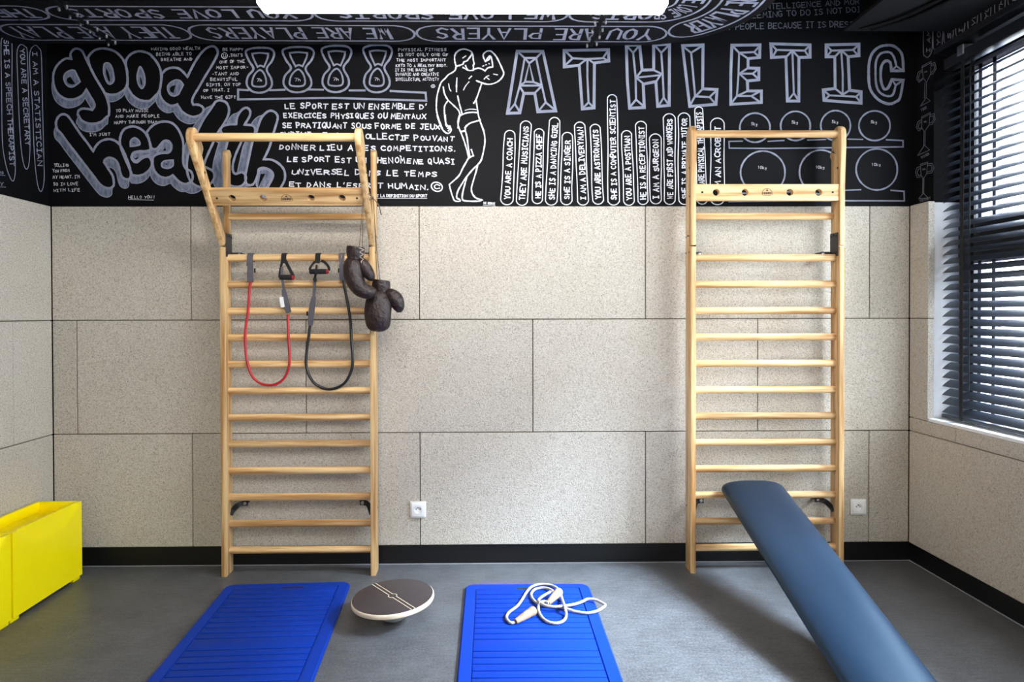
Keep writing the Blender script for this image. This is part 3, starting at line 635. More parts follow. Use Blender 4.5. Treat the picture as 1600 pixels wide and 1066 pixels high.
for tx, a0, a1, b0, b1 in (('FIRST',80,480,112,462),('POWER',80,768,126,742),('VICTORY',66,1032,134,1012),('NO',95,248,112,243),('YES',92,550,108,546),('BIG',84,838,102,834)):
    (p0, p1) = P_([(a0, a1), (b0, b1)]); rt.text(tx, p0[0], p0[1], p1[0], p1[1], 3.4 if len(tx) > 3 else 2, .7)
Q_ = Z(1400, 0, 8)
for i, (x, y, wd, up, tx) in enumerate(((395,712,105,420,'I AM'),(520,630,110,400,'YOU'),(655,550,110,330,'SHE'),(800,468,105,300,'I A'),(955,388,110,300,'VE'),(1120,306,115,300,'YO'),(1295,212,120,300,'TH'),(1460,82,120,300,'W'))):
    x1 = x+wd*.62; tilt = .22*i
    L = [(x-wd*.5, y-up), (x-wd*.5, y-60), (x-wd*.3, y-12), (x, y+6), (x+wd*.32, y-32-8*tilt), (x+wd*.55, y-120), (x+wd*.6, y-up-60)]
    rt.ribbon(path(Q_(L), 4), 1.3)
    (p0, p1) = Q_([(x+wd*.28, y-55), (x+wd*.36, y-55-95*len(tx.replace(' ', '')))]); rt.text(tx, p0[0], p0[1], p1[0], p1[1], 5.2, 1.2)
rt.done('trophy_drawing', M['dim'], wall_right)
# ------------------------------------------------------------------ ceiling duct, duct box, lamp
ZD, RC, XC_, YC_ = 2.66, .475, .755, 2.955            # flat rectangular duct with a bend
def duct_pt(s, r):
    if s <= XC_: return (s, YC_+r)
    a_ = (s-XC_)/.34
    if a_ <= PI/2: return (XC_+r*math.sin(a_), YC_+r*math.cos(a_))
    return (XC_+r, YC_-(a_-PI/2)*.34)
dk = thing('ventilation_duct', 'black rectangular ventilation duct with white lettering, bending above the lamp', 'duct', (XL, 3.2, ZD))
ss = [XL] + [XC_ + .34*PI/2*i/14 for i in range(15)] + [XC_+.34*PI/2+2.6]
bm = bmesh.new()
ring = [[bm.verts.new((*duct_pt(s, r), z)) for r, z in ((.01, ZD), (RC, ZD), (RC, ZD+.3), (.01, ZD+.3))] for s in ss]
for p, q in zip(ring, ring[1:]):
    for j in range(4): bm.faces.new((p[j], p[(j+1) % 4], q[(j+1) % 4], q[j]))
bm.faces.new(ring[0][::-1]); bm.faces.new(ring[-1])
keep(dk, obj('duct_body', bm, M['duct'], smooth=30))
for x in (.524, -1.82):
    fl_ = obj('flange', B(x-.010, x+.010, YC_-.005, YC_+RC+.006, ZD-.006, ZD+.306, bev=.002), M['duct']); keep(dk, fl_)
    for i in range(4 if x > 0 else 6):
        for sx in (-1, 1):
            y = YC_ + RC - .01 - (.085 if x > 0 else .078)*i - (.02 if sx > 0 else 0)
            bm = bmesh.new(); lathe(bm, [(0, .006), (.012, .006), (.016, .002)], (x+sx*.022, y, ZD), (0, 0, -1), 10)
            o = obj('screw', bm, M['alu'], smooth=40); keep(dk, o)
for x in (-1.2, 0.0):
    for y in (YC_+.03, YC_+RC-.02):
        bm = bmesh.new(); cyl(bm, (x, y, ZD+.29), (x, y, TOP), .006, n=8); keep(dk, obj('hanger_rod', bm, M['rail']))
dn = Ink(lambda s, r, L: Vector((*duct_pt(s, r), ZD-L)))
SL = lambda s0, s1, r0, r1, w=.011: dn.ribbon(crom([(s0, r0+.5*(r1-r0)), (s0+.02, r0+.18*(r1-r0)), (s0+.08, r0), (s0+.16, r0)] + [(s0+.16+(s1-s0-.32)*i/12, r0) for i in range(1, 12)] + [(s1-.16, r0), (s1-.08, r0), (s1-.02, r0+.18*(r1-r0)), (s1, r0+.5*(r1-r0)), (s1-.02, r1-.18*(r1-r0)), (s1-.08, r1), (s1-.16, r1)] + [(s1-.16-(s1-s0-.32)*i/12, r1) for i in range(1, 12)] + [(s0+.16, r1), (s0+.08, r1), (s0+.02, r1-.18*(r1-r0))], 2, True), w, True)
for s0, s1, r0, r1, a_, b_, tx in ((-2.26,-1.395,.25,.43,-1.46,-2.22,'THEY ARE PLAY'),(-1.39,-.335,.25,.43,-.44,-1.31,'WE ARE PLAYERS'),(-.325,.86,.25,.43,.80,-.24,'YOU ARE PLAYERS'),(.87,1.62,.25,.43,1.50,.96,'WE ARE PLAYER'),
    (-2.26,-1.93,.06,.20,-1.97,-2.23,'THEY'),(-1.92,-.765,.06,.20,-.84,-1.84,'YOU LOVE SPORTS'),(-.755,.365,.06,.20,.32,-.66,'WE LOVE SPORTS'),(.375,1.55,.06,.20,1.40,.47,'WE LOVE SPORTS')):
    SL(s0, s1, r0, r1)
    lo, hi = r0+.03, r1-.03
    dn.text(tx, a_, lo, b_, lo, hi-lo, .014, .05, .72)
ltr = dn.done('duct_lettering', M['lilac'], None); keep(dk, ltr)

bx = thing('ceiling_duct_box', 'dark grey ceiling duct box in the corner above the window', 'duct', (2.03, 2.7, 2.72))
keep(bx, obj('bottom_plate', B(1.765, XR-.001, 1.6, 3.40, 2.72, 2.735), M['duct_grey']), obj('duct_body', B(1.835, XR-.001, 1.6, 3.385, 2.735, 3.1), M['duct']))
for dx in (0, .05):
    bm = bmesh.new(); tube(bm, crom([(1.83+dx, 3.36, 2.712), (1.93+dx, 3.22, 2.706), (2.0+dx, 3.02, 2.710), (2.05+dx, 2.7, 2.706), (2.06+dx, 1.7, 2.71)], 6), .009, 8)
    keep(bx, obj('conduit', bm, M['duct'], smooth=60))
for o_ in ((1.80, 1.6), (1.80, 3.3)):
    bm = bmesh.new(); cyl(bm, (1.86, o_[1]+.04, 3.09), (1.86, o_[1]+.04, TOP), .008, n=8); keep(bx, obj('hanger_rod', bm, M['rail']))

def lamp(name, label, x0, x1, yc, zb):
    t_ = thing(name, label, 'lamp', ((x0+x1)/2, yc, zb))
    w, hgt = .05, .13
    prof = [(-w, zb+hgt)] + [(-w+.012*(1-math.cos(a_))-0, zb+.03-.03*math.sin(a_)) for a_ in [PI/2*i/5 for i in range(6)]]
    prof = [(yc+u, v) for u, v in prof] + [(yc-u, v) for u, v in prof[::-1]]
    bm = bmesh.new(); prism(bm, prof, 0, x0+.022, x1-.022); keep(t_, obj('diffuser', bm, M['lit'], smooth=50))
    for a_, b_ in ((x0, x0+.022), (x1-.022, x1)):
        bm = bmesh.new(); cx_ = (a_+b_)/2; s_ = 1 if a_ == x0 else -1
        vs = [bm.verts.new(p) for p in ((b_ if s_ > 0 else a_, yc-w, zb), (b_ if s_ > 0 else a_, yc+w, zb), (b_ if s_ > 0 else a_, yc+w, zb+hgt), (b_ if s_ > 0 else a_, yc-w, zb+hgt))]
        q_ = [bm.verts.new(p) for p in ((a_+.008 if s_ > 0 else b_-.008, yc-w+.012, zb+.004), (a_+.008 if s_ > 0 else b_-.008, yc+w-.012, zb+.004), (a_ if s_ > 0 else b_, yc+w-.012, zb+hgt), (a_ if s_ > 0 else b_, yc-w+.012, zb+hgt))]
        for i in range(4): bm.faces.new((vs[i], vs[(i+1) % 4], q_[(i+1) % 4], q_[i]))
        bm.faces.new(vs); bm.faces.new(q_[::-1]); keep(t_, obj('end_cap', bm, M['lit']))
    keep(t_, obj('housing', B(x0+.01, x1-.01, yc-w-.004, yc+w+.004, zb+hgt, zb+hgt+.03, bev=.004), M['lamp_body']))
    for x in (x0+.25, x1-.25):
        bm = bmesh.new(); cyl(bm, (x, yc, zb+hgt+.02), (x, yc, TOP), .003, n=8); keep(t_, obj('suspension_cable', bm, M['alu']))
lamp('pendant_lamp', 'long white pendant lamp glowing at the top of the room', -.814, .658, 2.5, 2.427)
lamp('pendant_lamp', 'added pendant lamp out of view behind the viewer, nearer of two', -.814, .658, .45, 2.436)  # added lamp, never in view, to even out light on the back wall
lamp('pendant_lamp', 'added pendant lamp out of view towards the rear wall behind the viewer', -.814, .658, -.75, 2.436)  # second added lamp out of view, more fill from behind

# ------------------------------------------------------------------ wall bars
YF = 3.510
def arc(cx_, cy_, r, a0, a1, n): return [(cx_+r*math.cos(a0+(a1-a0)*i/n), cy_+r*math.sin(a0+(a1-a0)*i/n)) for i in range(n+1)]
def wall_bars(label, x0, x1, z0, theta, tools):
    T_ = .0275
    t_ = thing('wall_bars', label, 'wall bars', ((x0+x1)/2, YF+.045, 0), 'wooden wall bars on the back wall')
    HZ = 1.672
    for a_, b_ in ((x0, x0+T_), (x1-T_, x1)):
        pr = [(YF, 0), (YF, HZ), (YF+.035, HZ), (YF+.053, HZ+.03), (YF+.053, 2.14)] + arc(YF+.078, 2.150, .028, PI*.97, .02, 8)[0:9] + [(YF+.092, 2.13), (YF+.092, 0)]
        bm = bmesh.new(); prism(bm, pr, 0, a_, b_, bev=.0035); keep(t_, obj('upright', bm, M['wood_z'], smooth=35))
    for k in range(13):
        z = z0+.1364*k if k < 12 else 1.835
        bm = bmesh.new(); n = 20; yc = YF+.047 if k < 12 else YF+.072
        R_ = []
        for x in (x0+T_-.004, x0+T_+.002, x1-T_-.002, x1-T_+.004):
            R_.append([bm.verts.new((x, yc+.0165*math.cos(2*PI*i/n), z+.0185*math.sin(2*PI*i/n))) for i in range(n)])
        for p, q in zip(R_, R_[1:]):
            for i in range(n): bm.faces.new((p[i], p[(i+1) % n], q[(i+1) % n], q[i]))
        bm.faces.new(R_[0][::-1]); bm.faces.new(R_[-1])
        keep(t_, obj('rung', bm, M['wood_x'], smooth=50))
    c_, s_ = math.cos(theta), math.sin(theta); PY, PZ = YF, HZ+.004
    Tm = lambda dd, ll: (PY + dd*c_ - ll*s_, PZ + dd*s_ + ll*c_)
    arm = [(0, .004), (-.001, .3), (-.006, .40), (-.012, .50), (-.012, .56)] + arc(.035, .568, .047, PI, 0, 12) + [(.086, .545), (.088, .50), (.082, .488), (.052, .475), (.047, .44), (.047, .03), (.03, .002)]
    for a_, b_ in ((x0, x0+T_), (x1-T_, x1)):
        bm = bmesh.new(); prism(bm, [Tm(*p) for p in arm], 0, a_, b_, bev=.004); o = obj('folding_arm', bm, M['wood_z'], smooth=35); keep(t_, o)
        for ll in (.255, .40):
            p = Tm(.024, ll); bm = bmesh.new(); lathe(bm, [(-.0012, .006), (T_+.0012, .006)], (a_, *p), (1, 0, 0), 12); keep(t_, obj('bolt', bm, M['hole'], smooth=40))
    p = Tm(.03, .575); bm = bmesh.new(); cyl(bm, (x0+T_-.004, *p), (x1-T_+.004, *p), .019, n=24); keep(t_, obj('pull_up_bar', bm, M['wood_x'], smooth=40))
    # board with four holes
    bm = bmesh.new(); b0, b1, l0, l1 = .008, .036, .231, .314
    prism(bm, [Tm(b0, l0), Tm(b0, l1), Tm(b1, l1), Tm(b1, l0)], 0, x0+T_-.001, x1-T_+.001, bev=.004)
    o = obj('hole_board', bm, M['wood_x'], smooth=35)
    xm = (x0+x1)/2; lm = (l0+l1)/2; cut = []
    for dx in (-.263, -.115, .115, .263):
        bm = bmesh.new(); a_, b_ = Tm(-.05, lm), Tm(.1, lm); cyl(bm, (xm+dx, *a_), (xm+dx, *b_), .0175, n=28); cut.append(obj('cutter', bm, M['wood_x']))
    boolean(o, cut)
    for p_ in o.data.polygons: p_.use_smooth = True
    o.data.set_sharp_from_angle(angle=.6)
    keep(t_, o)
    for dx in (-.335, .335):
        bm = bmesh.new(); q_ = Tm(b0-.0015, lm); nrm = Vector((0, -c_, -s_)); lathe(bm, [(-.004, .0055), (.0006, .0055)], (xm+dx, *q_), nrm, 12); sc_ = obj('screw', bm, M['hole']); keep(t_, sc_)
    ik = Ink(lambda x, y, L: Vector((xm-.002+x, *Tm(b0-L-.0004, lm-y))))
    ik.ribbon([(.026*math.cos(PI*i/14), .010-.030*math.sin(PI*i/14)) for i in range(15)], .0022)
    ik.ribbon([(-.026, .010), (-.024, .015)], .002); ik.ribbon([(.026, .010), (.024, .015)], .002)
    ik.ribbon([(-.004, -.010), (.004, -.010)], .004); ik.ribbon([(0, -.0145), (0, -.0055)], .003)
    ik.text('NOHRD', -.0225, .0095, .0225, .0095, .0095, .0024, .02, .8); ik.ribbon([(-.019, .0155), (.019, .0155)], .0018)
    lg = ik.done('burnt_logo', M['logo'], None); lg.parent = o; lg.matrix_parent_inverse = (Matrix.Translation(t_.location)).inverted() if False else Matrix.Translation(t_.location).inverted() @ Matrix.Translation(t_.location)
    # hinge plates and steel wall brackets
    for sd, xi in ((1, x0+T_), (-1, x1-T_)):
        bm = bmesh.new(); box(bm, *sorted((xi, xi+sd*.004)), YF+.014, YF+.092, 1.625, 1.745, bev=.0012)
        box(bm, *sorted((xi, xi+sd*.055)), YF+.088, YF+.094, 1.628, 1.652, bev=.002); box(bm, *sorted((xi+sd*.03, xi+sd*.055)), YF+.094, YP, 1.630, 1.650, bev=.002)
        hp = obj('hinge_plate', bm, M['steel'], smooth=35); keep(t_, hp)
        for yy, zz in ((YF+.026, 1.728), (YF+.053, 1.732), (YF+.08, 1.728), (YF+.026, 1.645), (YF+.08, 1.645)):
            bm = bmesh.new(); lathe(bm, [(0, .0055), (.003, .0055), (.004, .003)], (xi+sd*.0035, yy, zz), (sd, 0, 0), 10); keep(t_, obj('screw', bm, M['hole'], smooth=40))
        bm = bmesh.new(); lathe(bm, [(0, .008), (.004, .008), (.006, .004)], (xi+sd*.043, YF+.088, 1.640), (0, -1, 0), 12); keep(t_, obj('bolt', bm, M['bolt'], smooth=40))
        # lower curved bracket
        bm = bmesh.new(); P = crom([(xi+sd*.001, YF+.052, .300), (xi+sd*.008, YF+.062, .318), (xi+sd*.024, YF+.088, .338), (xi+sd*.045, YF+.104, .345), (xi+sd*.072, YF+.108, .345)], 5)
        tube(bm, P, 0, flat=(.026, .006, (0, -1, .15))); cyl(bm, (xi+sd*.058, YF+.108, .345), (xi+sd*.058, YP, .345), .009, n=12)
        keep(t_, obj('wall_bracket', bm, M['black_steel'], smooth=40))
        bm = bmesh.new(); lathe(bm, [(0, .009), (.005, .009), (.008, .004)], (xi+sd*.058, YF+.104, .345), (0, -1, 0), 12); keep(t_, obj('bolt', bm, M['bolt'], smooth=40))
        xo = x0 if sd > 0 else x1
        for yy, zz in ((YF+.026, 1.728), (YF+.053, 1.732), (YF+.08, 1.728), (YF+.026, 1.645), (YF+.08, 1.645), (YF+.07, .33)):
            bm = bmesh.new(); lathe(bm, [(-.003, .005), (.0012, .005)], (xo, yy, zz), (-sd, 0, 0), 10); keep(t_, obj('bolt', bm, M['hole'], smooth=40))
    return t_, Tm
bars, TL = wall_bars('wooden wall bars with the top pull-up frame tilted out, boxing gloves hung on them', -1.345, -.563, .121, math.radians(40), True)
bars2, TR = wall_bars('wooden wall bars with the top frame folded upright, incline bench hooked on', 1.043, 1.834, .117, 0, False)

# ------------------------------------------------------------------ resistance bands on the left wall bars
Z2 = Z(340, 370, 4.2625); YS = YF+.047-.0165
def w3(P, y=YS-.008): return [at(p[0], p[1], y=y) for p in Z2(P)]
def w3d(P): return [at(*Z2([(p[0], p[1])])[0], y=p[2]) for p in P]
def rung_loop(bm, px, width, zr, tail):
    """strap looped over a rung, falling in front"""
    x = at(*Z2([(px, 140)])[0], y=YS).x; yc = YF+.047; P = []
    for i in range(15):
        a_ = math.radians(-60 + 300*i/14); P.append((x, yc+(.0165+.003)*math.cos(a_), zr+(.0185+.003)*math.sin(a_)))
    P += [tuple(q_) for q_ in tail]
    tube(bm, P, 0, flat=(width, .0025, (1, 0, 0))) if False else strap(bm, P, width)
def strap(bm, P, width, th=.0025):
    """ribbon lying along x-width, path in 3D"""
    P = [Vector(p) for p in P]; n = len(P); rings = []
    for i in range(n):
        tt = (P[min(i+1, n-1)]-P[max(i-1, 0)]).normalized(); sd = Vector((1, 0, 0)); sd = (sd - tt*sd.dot(tt))
        sd = sd.normalized() if sd.length > .2 else Vector((0, 0, 1)); nv = tt.cross(sd).normalized(); w = width[i] if isinstance(width, (list, tuple)) else width
        rings.append([bm.verts.new(P[i] + sd*u*w/2 + nv*v*th/2) for u, v in ((-1,-1),(1,-1),(1,1),(-1,1))])
    for p, q in zip(rings, rings[1:]):
        for j in range(4): bm.faces.new((p[j], p[(j+1) % 4], q[(j+1) % 4], q[j]))
    bm.faces.new(rings[0][::-1]); bm.faces.new(rings[-1])
ZR = .121+.1364*11
def band(label, tubemat, tubepath, lx, rx, kind):
    t_ = thing('resistance_band', label, 'exercise band', tuple(at(*Z2([(lx, 140)])[0], y=YS)), 'elastic bands on the wall bars')
    bm = bmesh.new(); tube(bm, crom(w3(tubepath), 6), .0068 if kind == 'red' else .0075, 10); keep(t_, obj('elastic_tube', bm, tubemat, smooth=60))
    # plain end: grey strap over the rung with a sewn sleeve
    ex = lx if kind == 'red' else rx
    bm = bmesh.new(); x = at(*Z2([(ex, 140)])[0], y=YS).x; yc = YF+.047
    for dx in ((-.006, .006) if kind == 'black' else (0,)):
        P = [(x+dx*1.4, yc+.0205*math.cos(math.radians(-70+250*i/12)), ZR+.0225*math.sin(math.radians(-70+250*i/12))) for i in range(13)] + [(x+dx, yc-.022, ZR-.012), (x+dx*.4, yc-.026, ZR-.030), (x, yc-.028, ZR-.045)]
        strap(bm, P, .03 if kind == 'red' else .013)
    keep(t_, obj('strap', bm, M['grey_web'], smooth=40))
    y0, y1 = (172, 302) if kind == 'red' else (178, 288)
    (p, q) = w3([(ex, y0), (ex+(2 if kind == 'red' else 6), y1)], YS-.012); wd = .030
    bm = bmesh.new(); c_ = [p.lerp(q, k/4) for k in range(5)]; strap(bm, c_, [.022, .027, .030, .030, .031], .013); bmesh.ops.bevel(bm, geom=bm.edges[:], offset=.003, segments=2, affect='EDGES')
    keep(t_, obj('sleeve', bm, M['grey_web'], smooth=50))
    bm = bmesh.new(); r_ = w3([(ex+(30 if kind == 'red' else -20), 225)], YS-.012)[0]; box(bm, r_.x-.003, r_.x+.004, r_.y-.004, r_.y+.004, r_.z-.011, r_.z+.011, bev=.001); keep(t_, obj('buckle', bm, M['black_web']))
    return t_
red = band('red rubber resistance band with black handle, left of the two on the wall bars', M['red'], [(221,300),(213,340),(208,430),(200,520),(188,600),(184,680),(188,770),(204,860),(235,935),(290,978),(350,990),(405,975),(448,935),(474,870),(480,800),(474,700),(470,600),(468,518)], 217, 440, 'red')
blk_ = band('black rubber resistance band with black handle, right one beside the boxing gloves', M['black_rubber'], [(616,590),(608,660),(594,760),(590,850),(608,920),(650,980),(720,1013),(790,1008),(848,972),(886,905),(900,830),(892,700),(884,560),(862,420),(846,340),(838,285)], 650, 826, 'black')
# handles with straps
def handle(t_, path_over, straps, foam0, foam1, tip, greys, sleeve):
    bm = bmesh.new()
    x = at(*Z2([(path_over, 140)])[0], y=YS).x; yc = YF+.047
    strap(bm, [(x, yc+.0205*math.cos(math.radians(-70+250*i/12)), ZR+.0225*math.sin(math.radians(-70+250*i/12))) for i in range(13)] + [(x, yc-.022, ZR-.012), (x-.002, yc-.026, ZR-.03)], .026)
    for L, w in straps: strap(bm, crom(w3d(L), 4), w)
    keep(t_, obj('handle_strap', bm, M['black_web'], smooth=40))
    p, q = w3d([foam0])[0], w3d([foam1])[0]; d_ = (q-p).normalized()
    bm = bmesh.new(); lathe(bm, [(0, .008), (.002, .0125), (.006, .0135), ((q-p).length-.006, .0135), ((q-p).length, .011)], p, d_, 18); hg = obj('handle_grip', bm, M['foam'], smooth=40); keep(t_, hg)
    bm = bmesh.new(); lathe(bm, [(0, .0125), (.006, .0125), (.009, .008)], q - d_*.001, d_, 16); keep(t_, obj('handle_cap', bm, M['red'], smooth=40))
    bm = bmesh.new(); L, w = greys; strap(bm, crom(w3d(L), 4), w); keep(t_, obj('strap', bm, M['grey_web'], smooth=40))
    bm = bmesh.new(); L, w = sleeve; strap(bm, w3d(L), w, .014); bmesh.ops.bevel(bm, geom=bm.edges[:], offset=.003, segments=2, affect='EDGES'); keep(t_, obj('sleeve', bm, M['grey_web'], smooth=50))
y0, y1 = YS-.012, YS-.030
handle(red, 442, [([(436,150,y0),(422,200,y0),(414,250,y1),(412,272,y1)], .012), ([(446,150,y0),(466,190,y0),(490,235,y1),(505,268,y1)], .016)], (413,270,y1), (500,272,y1), None, ([(431,200,y0-.006),(428,240,y0-.02),(434,300,YS-.03),(442,352,YS-.022)], .013), ([(440,345,YS-.022),(447,390,YS-.02),(458,450,YS-.016),(474,508,YS-.014)], [.016,.026,.029,.026]))
bm = bmesh.new(); strap(bm, w3d([(424,402,YS-.0285),(434,470,YS-.0265)]), .020, .001); keep(red, obj('white_tag', bm, M['paper'])); 
handle(blk_, 668, [([(650,165,y0),(636,180,y0),(618,205,y1),(614,222,y1)], .012), ([(690,160,y0),(712,170,y0),(738,200,y1),(742,226,y1)], .013), ([(660,190,y0-.004),(655,240,y1-.016),(649,270,YS-.03),(648,300,YS-.024)], .011)], (612,232,y1), (728,232,y1), None, ([(648,300,YS-.02),(645,340,YS-.02),(640,400,YS-.018)], .014), ([(642,395,YS-.018),(632,450,YS-.016),(624,520,YS-.014),(616,592,YS-.012)], [.018,.027,.028,.025]))
bm = bmesh.new(); r_ = w3([(597,512)], YS-.016)[0]; box(bm, r_.x-.004, r_.x+.004, r_.y-.004, r_.y+.004, r_.z-.011, r_.z+.011, bev=.001); keep(blk_, obj('buckle', bm, M['black_web']))
bm = bmesh.new(); strap(bm, [w3([(648,285)], YS-.026)[0] + Vector((0, 0, .008)), w3([(648,285)], YS-.026)[0] - Vector((0, 0, .008))], .017, .008); keep(blk_, obj('strap_loop', bm, M['black_web']))

# ------------------------------------------------------------------ boxing gloves
Z4 = Z(520, 300, 4.635)
def loft(bm, spec, yc, depth=.9, n=24, sub=5):
    """spec: zoom x, zoom y, zoom width, y offset -> smooth closed body"""
    C_ = []; 
    for x, y, w, dy in spec:
        p = at(*Z4([(x, y)])[0], y=yc+dy); k = (yc+dy)/FPX; C_.append((p.x, p.y, p.z, w/4.635*k/2))
    P = [Vector((*c[:3],)) for c in C_]; Rr = [c[3] for c in C_]
    cp = crom(P, sub); rr = [v.x for v in crom([Vector((r, 0, 0)) for r in Rr], sub)]
    rings = []
    for i in range(len(cp)):
        tt = (cp[min(i+1, len(cp)-1)]-cp[max(i-1, 0)]).normalized(); f = Vector((0, 1, 0)); f = (f-tt*f.dot(tt)).normalized(); s_ = tt.cross(f)
        rings.append([bm.verts.new(cp[i] + (s_*math.cos(2*PI*j/n) + f*math.sin(2*PI*j/n)*depth)*rr[i]) for j in range(n)])
    for a_, b_ in zip(rings, rings[1:]):
        for j in range(n): bm.faces.new((a_[j], a_[(j+1) % n], b_[(j+1) % n], b_[j]))
    return rings
def capend(bm, ring): bm.faces.new(ring)
def cuff(spec, yc, depth=.8):
    """open cuff with a rolled rim"""
    bm = bmesh.new(); rings = loft(bm, spec, yc, depth); a_ = rings[0]; c_ = sum((v.co for v in a_), Vector())/len(a_)
    inn = [bm.verts.new(c_ + (v.co-c_)*.80) for v in a_]; deep = [bm.verts.new(c_ + (v.co-c_)*.74 - Vector((0, 0, .04))) for v in a_]
    n = len(a_)
    for p, q in ((a_, inn), (inn, deep)):
        for j in range(n): bm.faces.new((p[(j+1) % n], p[j], q[j], q[(j+1) % n]))
    bm.faces.new(deep); bm.faces.new(rings[-1])
    return bm
YG1, YG2 = 3.385, 3.462
g1 = thing('boxing_glove', 'dark brown leather boxing glove, upper one with laced cuff, hung on wall bars', 'boxing glove', tuple(at(*Z4([(165, 400)])[0], y=YG1)), 'pair of boxing gloves')
g2 = thing('boxing_glove', 'dark brown leather boxing glove, lower one with thumb pointing right', 'boxing glove', tuple(at(*Z4([(352, 640)])[0], y=YG2)), 'pair of boxing gloves')
bm = bmesh.new(); r_ = loft(bm, [(163,478,104,0),(159,500,128,0),(152,540,150,-.006),(150,590,148,-.014),(162,640,136,-.02),(190,690,122,-.022),(232,718,112,-.02),(276,724,92,-.016),(306,722,52,-.014),(316,722,12,-.014)], YG1, .95)
capend(bm, r_[0]); capend(bm, r_[-1]); keep(g1, obj('fist', bm, M['glove'], smooth=60))
bm = bmesh.new(); r_ = loft(bm, [(196,480,40,-.016),(216,520,82,-.018),(244,565,90,-.018),(268,605,80,-.016),(284,632,50,-.012),(290,645,10,-.012)], YG1, .9); capend(bm, r_[0]); capend(bm, r_[-1]); keep(g1, obj('thumb', bm, M['glove'], smooth=60))
keep(g1, obj('cuff', cuff([(166,397,124,0),(165,408,132,0),(164,440,132,0),(163,470,120,0),(162,488,114,0)], YG1), M['glove'], smooth=60))
bm = bmesh.new(); r_ = loft(bm, [(350,726,122,0),(346,745,156,-.004),(336,785,188,-.012),(328,840,196,-.02),(326,890,194,-.022),(328,940,184,-.018),(330,980,158,-.01),(331,1000,110,-.006),(331,1009,40,-.004)], YG2, .68)
capend(bm, r_[0]); capend(bm, r_[-1]); keep(g2, obj('fist', bm, M['glove'], smooth=60))
bm = bmesh.new(); r_ = loft(bm, [(375,735,70,-.004),(415,748,100,-.012),(452,776,112,-.014),(472,818,98,-.012),(479,850,72,-.008),(480,872,34,-.006)], YG2, .8); capend(bm, r_[0]); capend(bm, r_[-1]); keep(g2, obj('thumb', bm, M['glove'], smooth=60))
keep(g2, obj('cuff', cuff([(352,638,118,0),(351,650,130,0),(350,690,134,0),(350,720,124,0),(350,740,118,0)], YG2), M['glove'], smooth=60))
def at4(x, y, yy): return at(*Z4([(x, y)])[0], y=yy)
bm = bmesh.new()
for P in ([(192,404,1),(224,418,1)], [(196,432,1),(226,420,1)], [(194,436,1),(222,452,1)], [(198,466,1),(222,452,1)], [(196,472,1),(222,488,1)], [(206,505,1),(220,486,1)], [(204,505,1),(216,535,1)]):
    tube(bm, [at4(x, y, YG1-.041) for x, y, _ in P], .0018, 6)
keep(g1, obj('lace', bm, M['lace']))
p1 = Vector((-.583, *TL(.05, .300))); 
bm = bmesh.new()
for a_, b_ in (((192,402,YG1),(213,120,3.345)), ((214,404,YG1),(220,70,3.34))): tube(bm, [at4(*a_), at4(*b_)], .0017, 6)
tube(bm, crom([at4(213,120,3.345), at4(222,40,3.335), at4(242,25,3.33)], 4), .0017, 6)
keep(g1, obj('hanging_cord', bm, M['cord']))
bm = bmesh.new()
for a_, b_ in (((322,640,YG2),(296,60,3.325)), ((342,640,YG2),(320,430,3.40)), ((320,430,3.40),(292,40,3.325))): tube(bm, [at4(*a_), at4(*b_)], .0018, 6)
tube(bm, crom([at4(282,30,3.325), at4(292,45,3.322), at4(318,75,3.325), at4(338,110,3.33), at4(351,168,3.335)], 5), .0026, 8)
tube(bm, crom([at4(238,25,3.33), at4(262,14,3.318), at4(285,36,3.323)], 5), .002, 6)
lathe(bm, [(0, .001), (.003, .007), (.008, .008), (.013, .001)], at4(280,40,3.325), (1, 0, -.4), 10)
keep(g2, obj('hanging_cord', bm, M['cord']))

# ------------------------------------------------------------------ sockets
def socket(px, py, label, depth):
    c_ = at(px, py, y=YP); t_ = thing('power_socket', label, 'socket', (c_.x, YP-.008, c_.z))
    bm = bmesh.new(); box(bm, c_.x-.041, c_.x+.041, YP-.011, YP+.003, c_.z-.042, c_.z+.042, bev=.002); box(bm, c_.x-.034, c_.x+.034, YP-.0135, YP-.010, c_.z-.035, c_.z+.035, bev=.001)
    o = obj('cover_plate', bm, M['socket'], smooth=30)
    bm = bmesh.new(); lathe(bm, [(-.02, .0185), (.02, .0195)], (c_.x, YP-.005, c_.z), (0, -1, 0), 32); cu = obj('cutter', bm, M['socket']); cu.location.y = -.0
    for v in cu.data.vertices: v.co.y = YP-.006 if v.co.y > YP-.005 else v.co.y
    boolean(o, [cu]); keep(t_, o)
    bm = bmesh.new()
    for dx in (-.0095, .0095): lathe(bm, [(0, .0028), (.0006, .0028)], (c_.x+dx, YP-.006, c_.z+.001), (0, -1, 0), 12)
    keep(t_, obj('contact_hole', bm, M['hole'])); bm = bmesh.new(); lathe(bm, [(0, .0024), (.009, .0024), (.011, .001)], (c_.x, YP-.006, c_.z+.010), (0, -1, 0), 12); keep(t_, obj('earth_pin', bm, M['bolt'], smooth=40))
socket(653.5, 796, 'white wall socket to the right of the left wall bars', 0)
socket(1340, 791.8, 'white wall socket beside the right wall bars above the bench', 0)

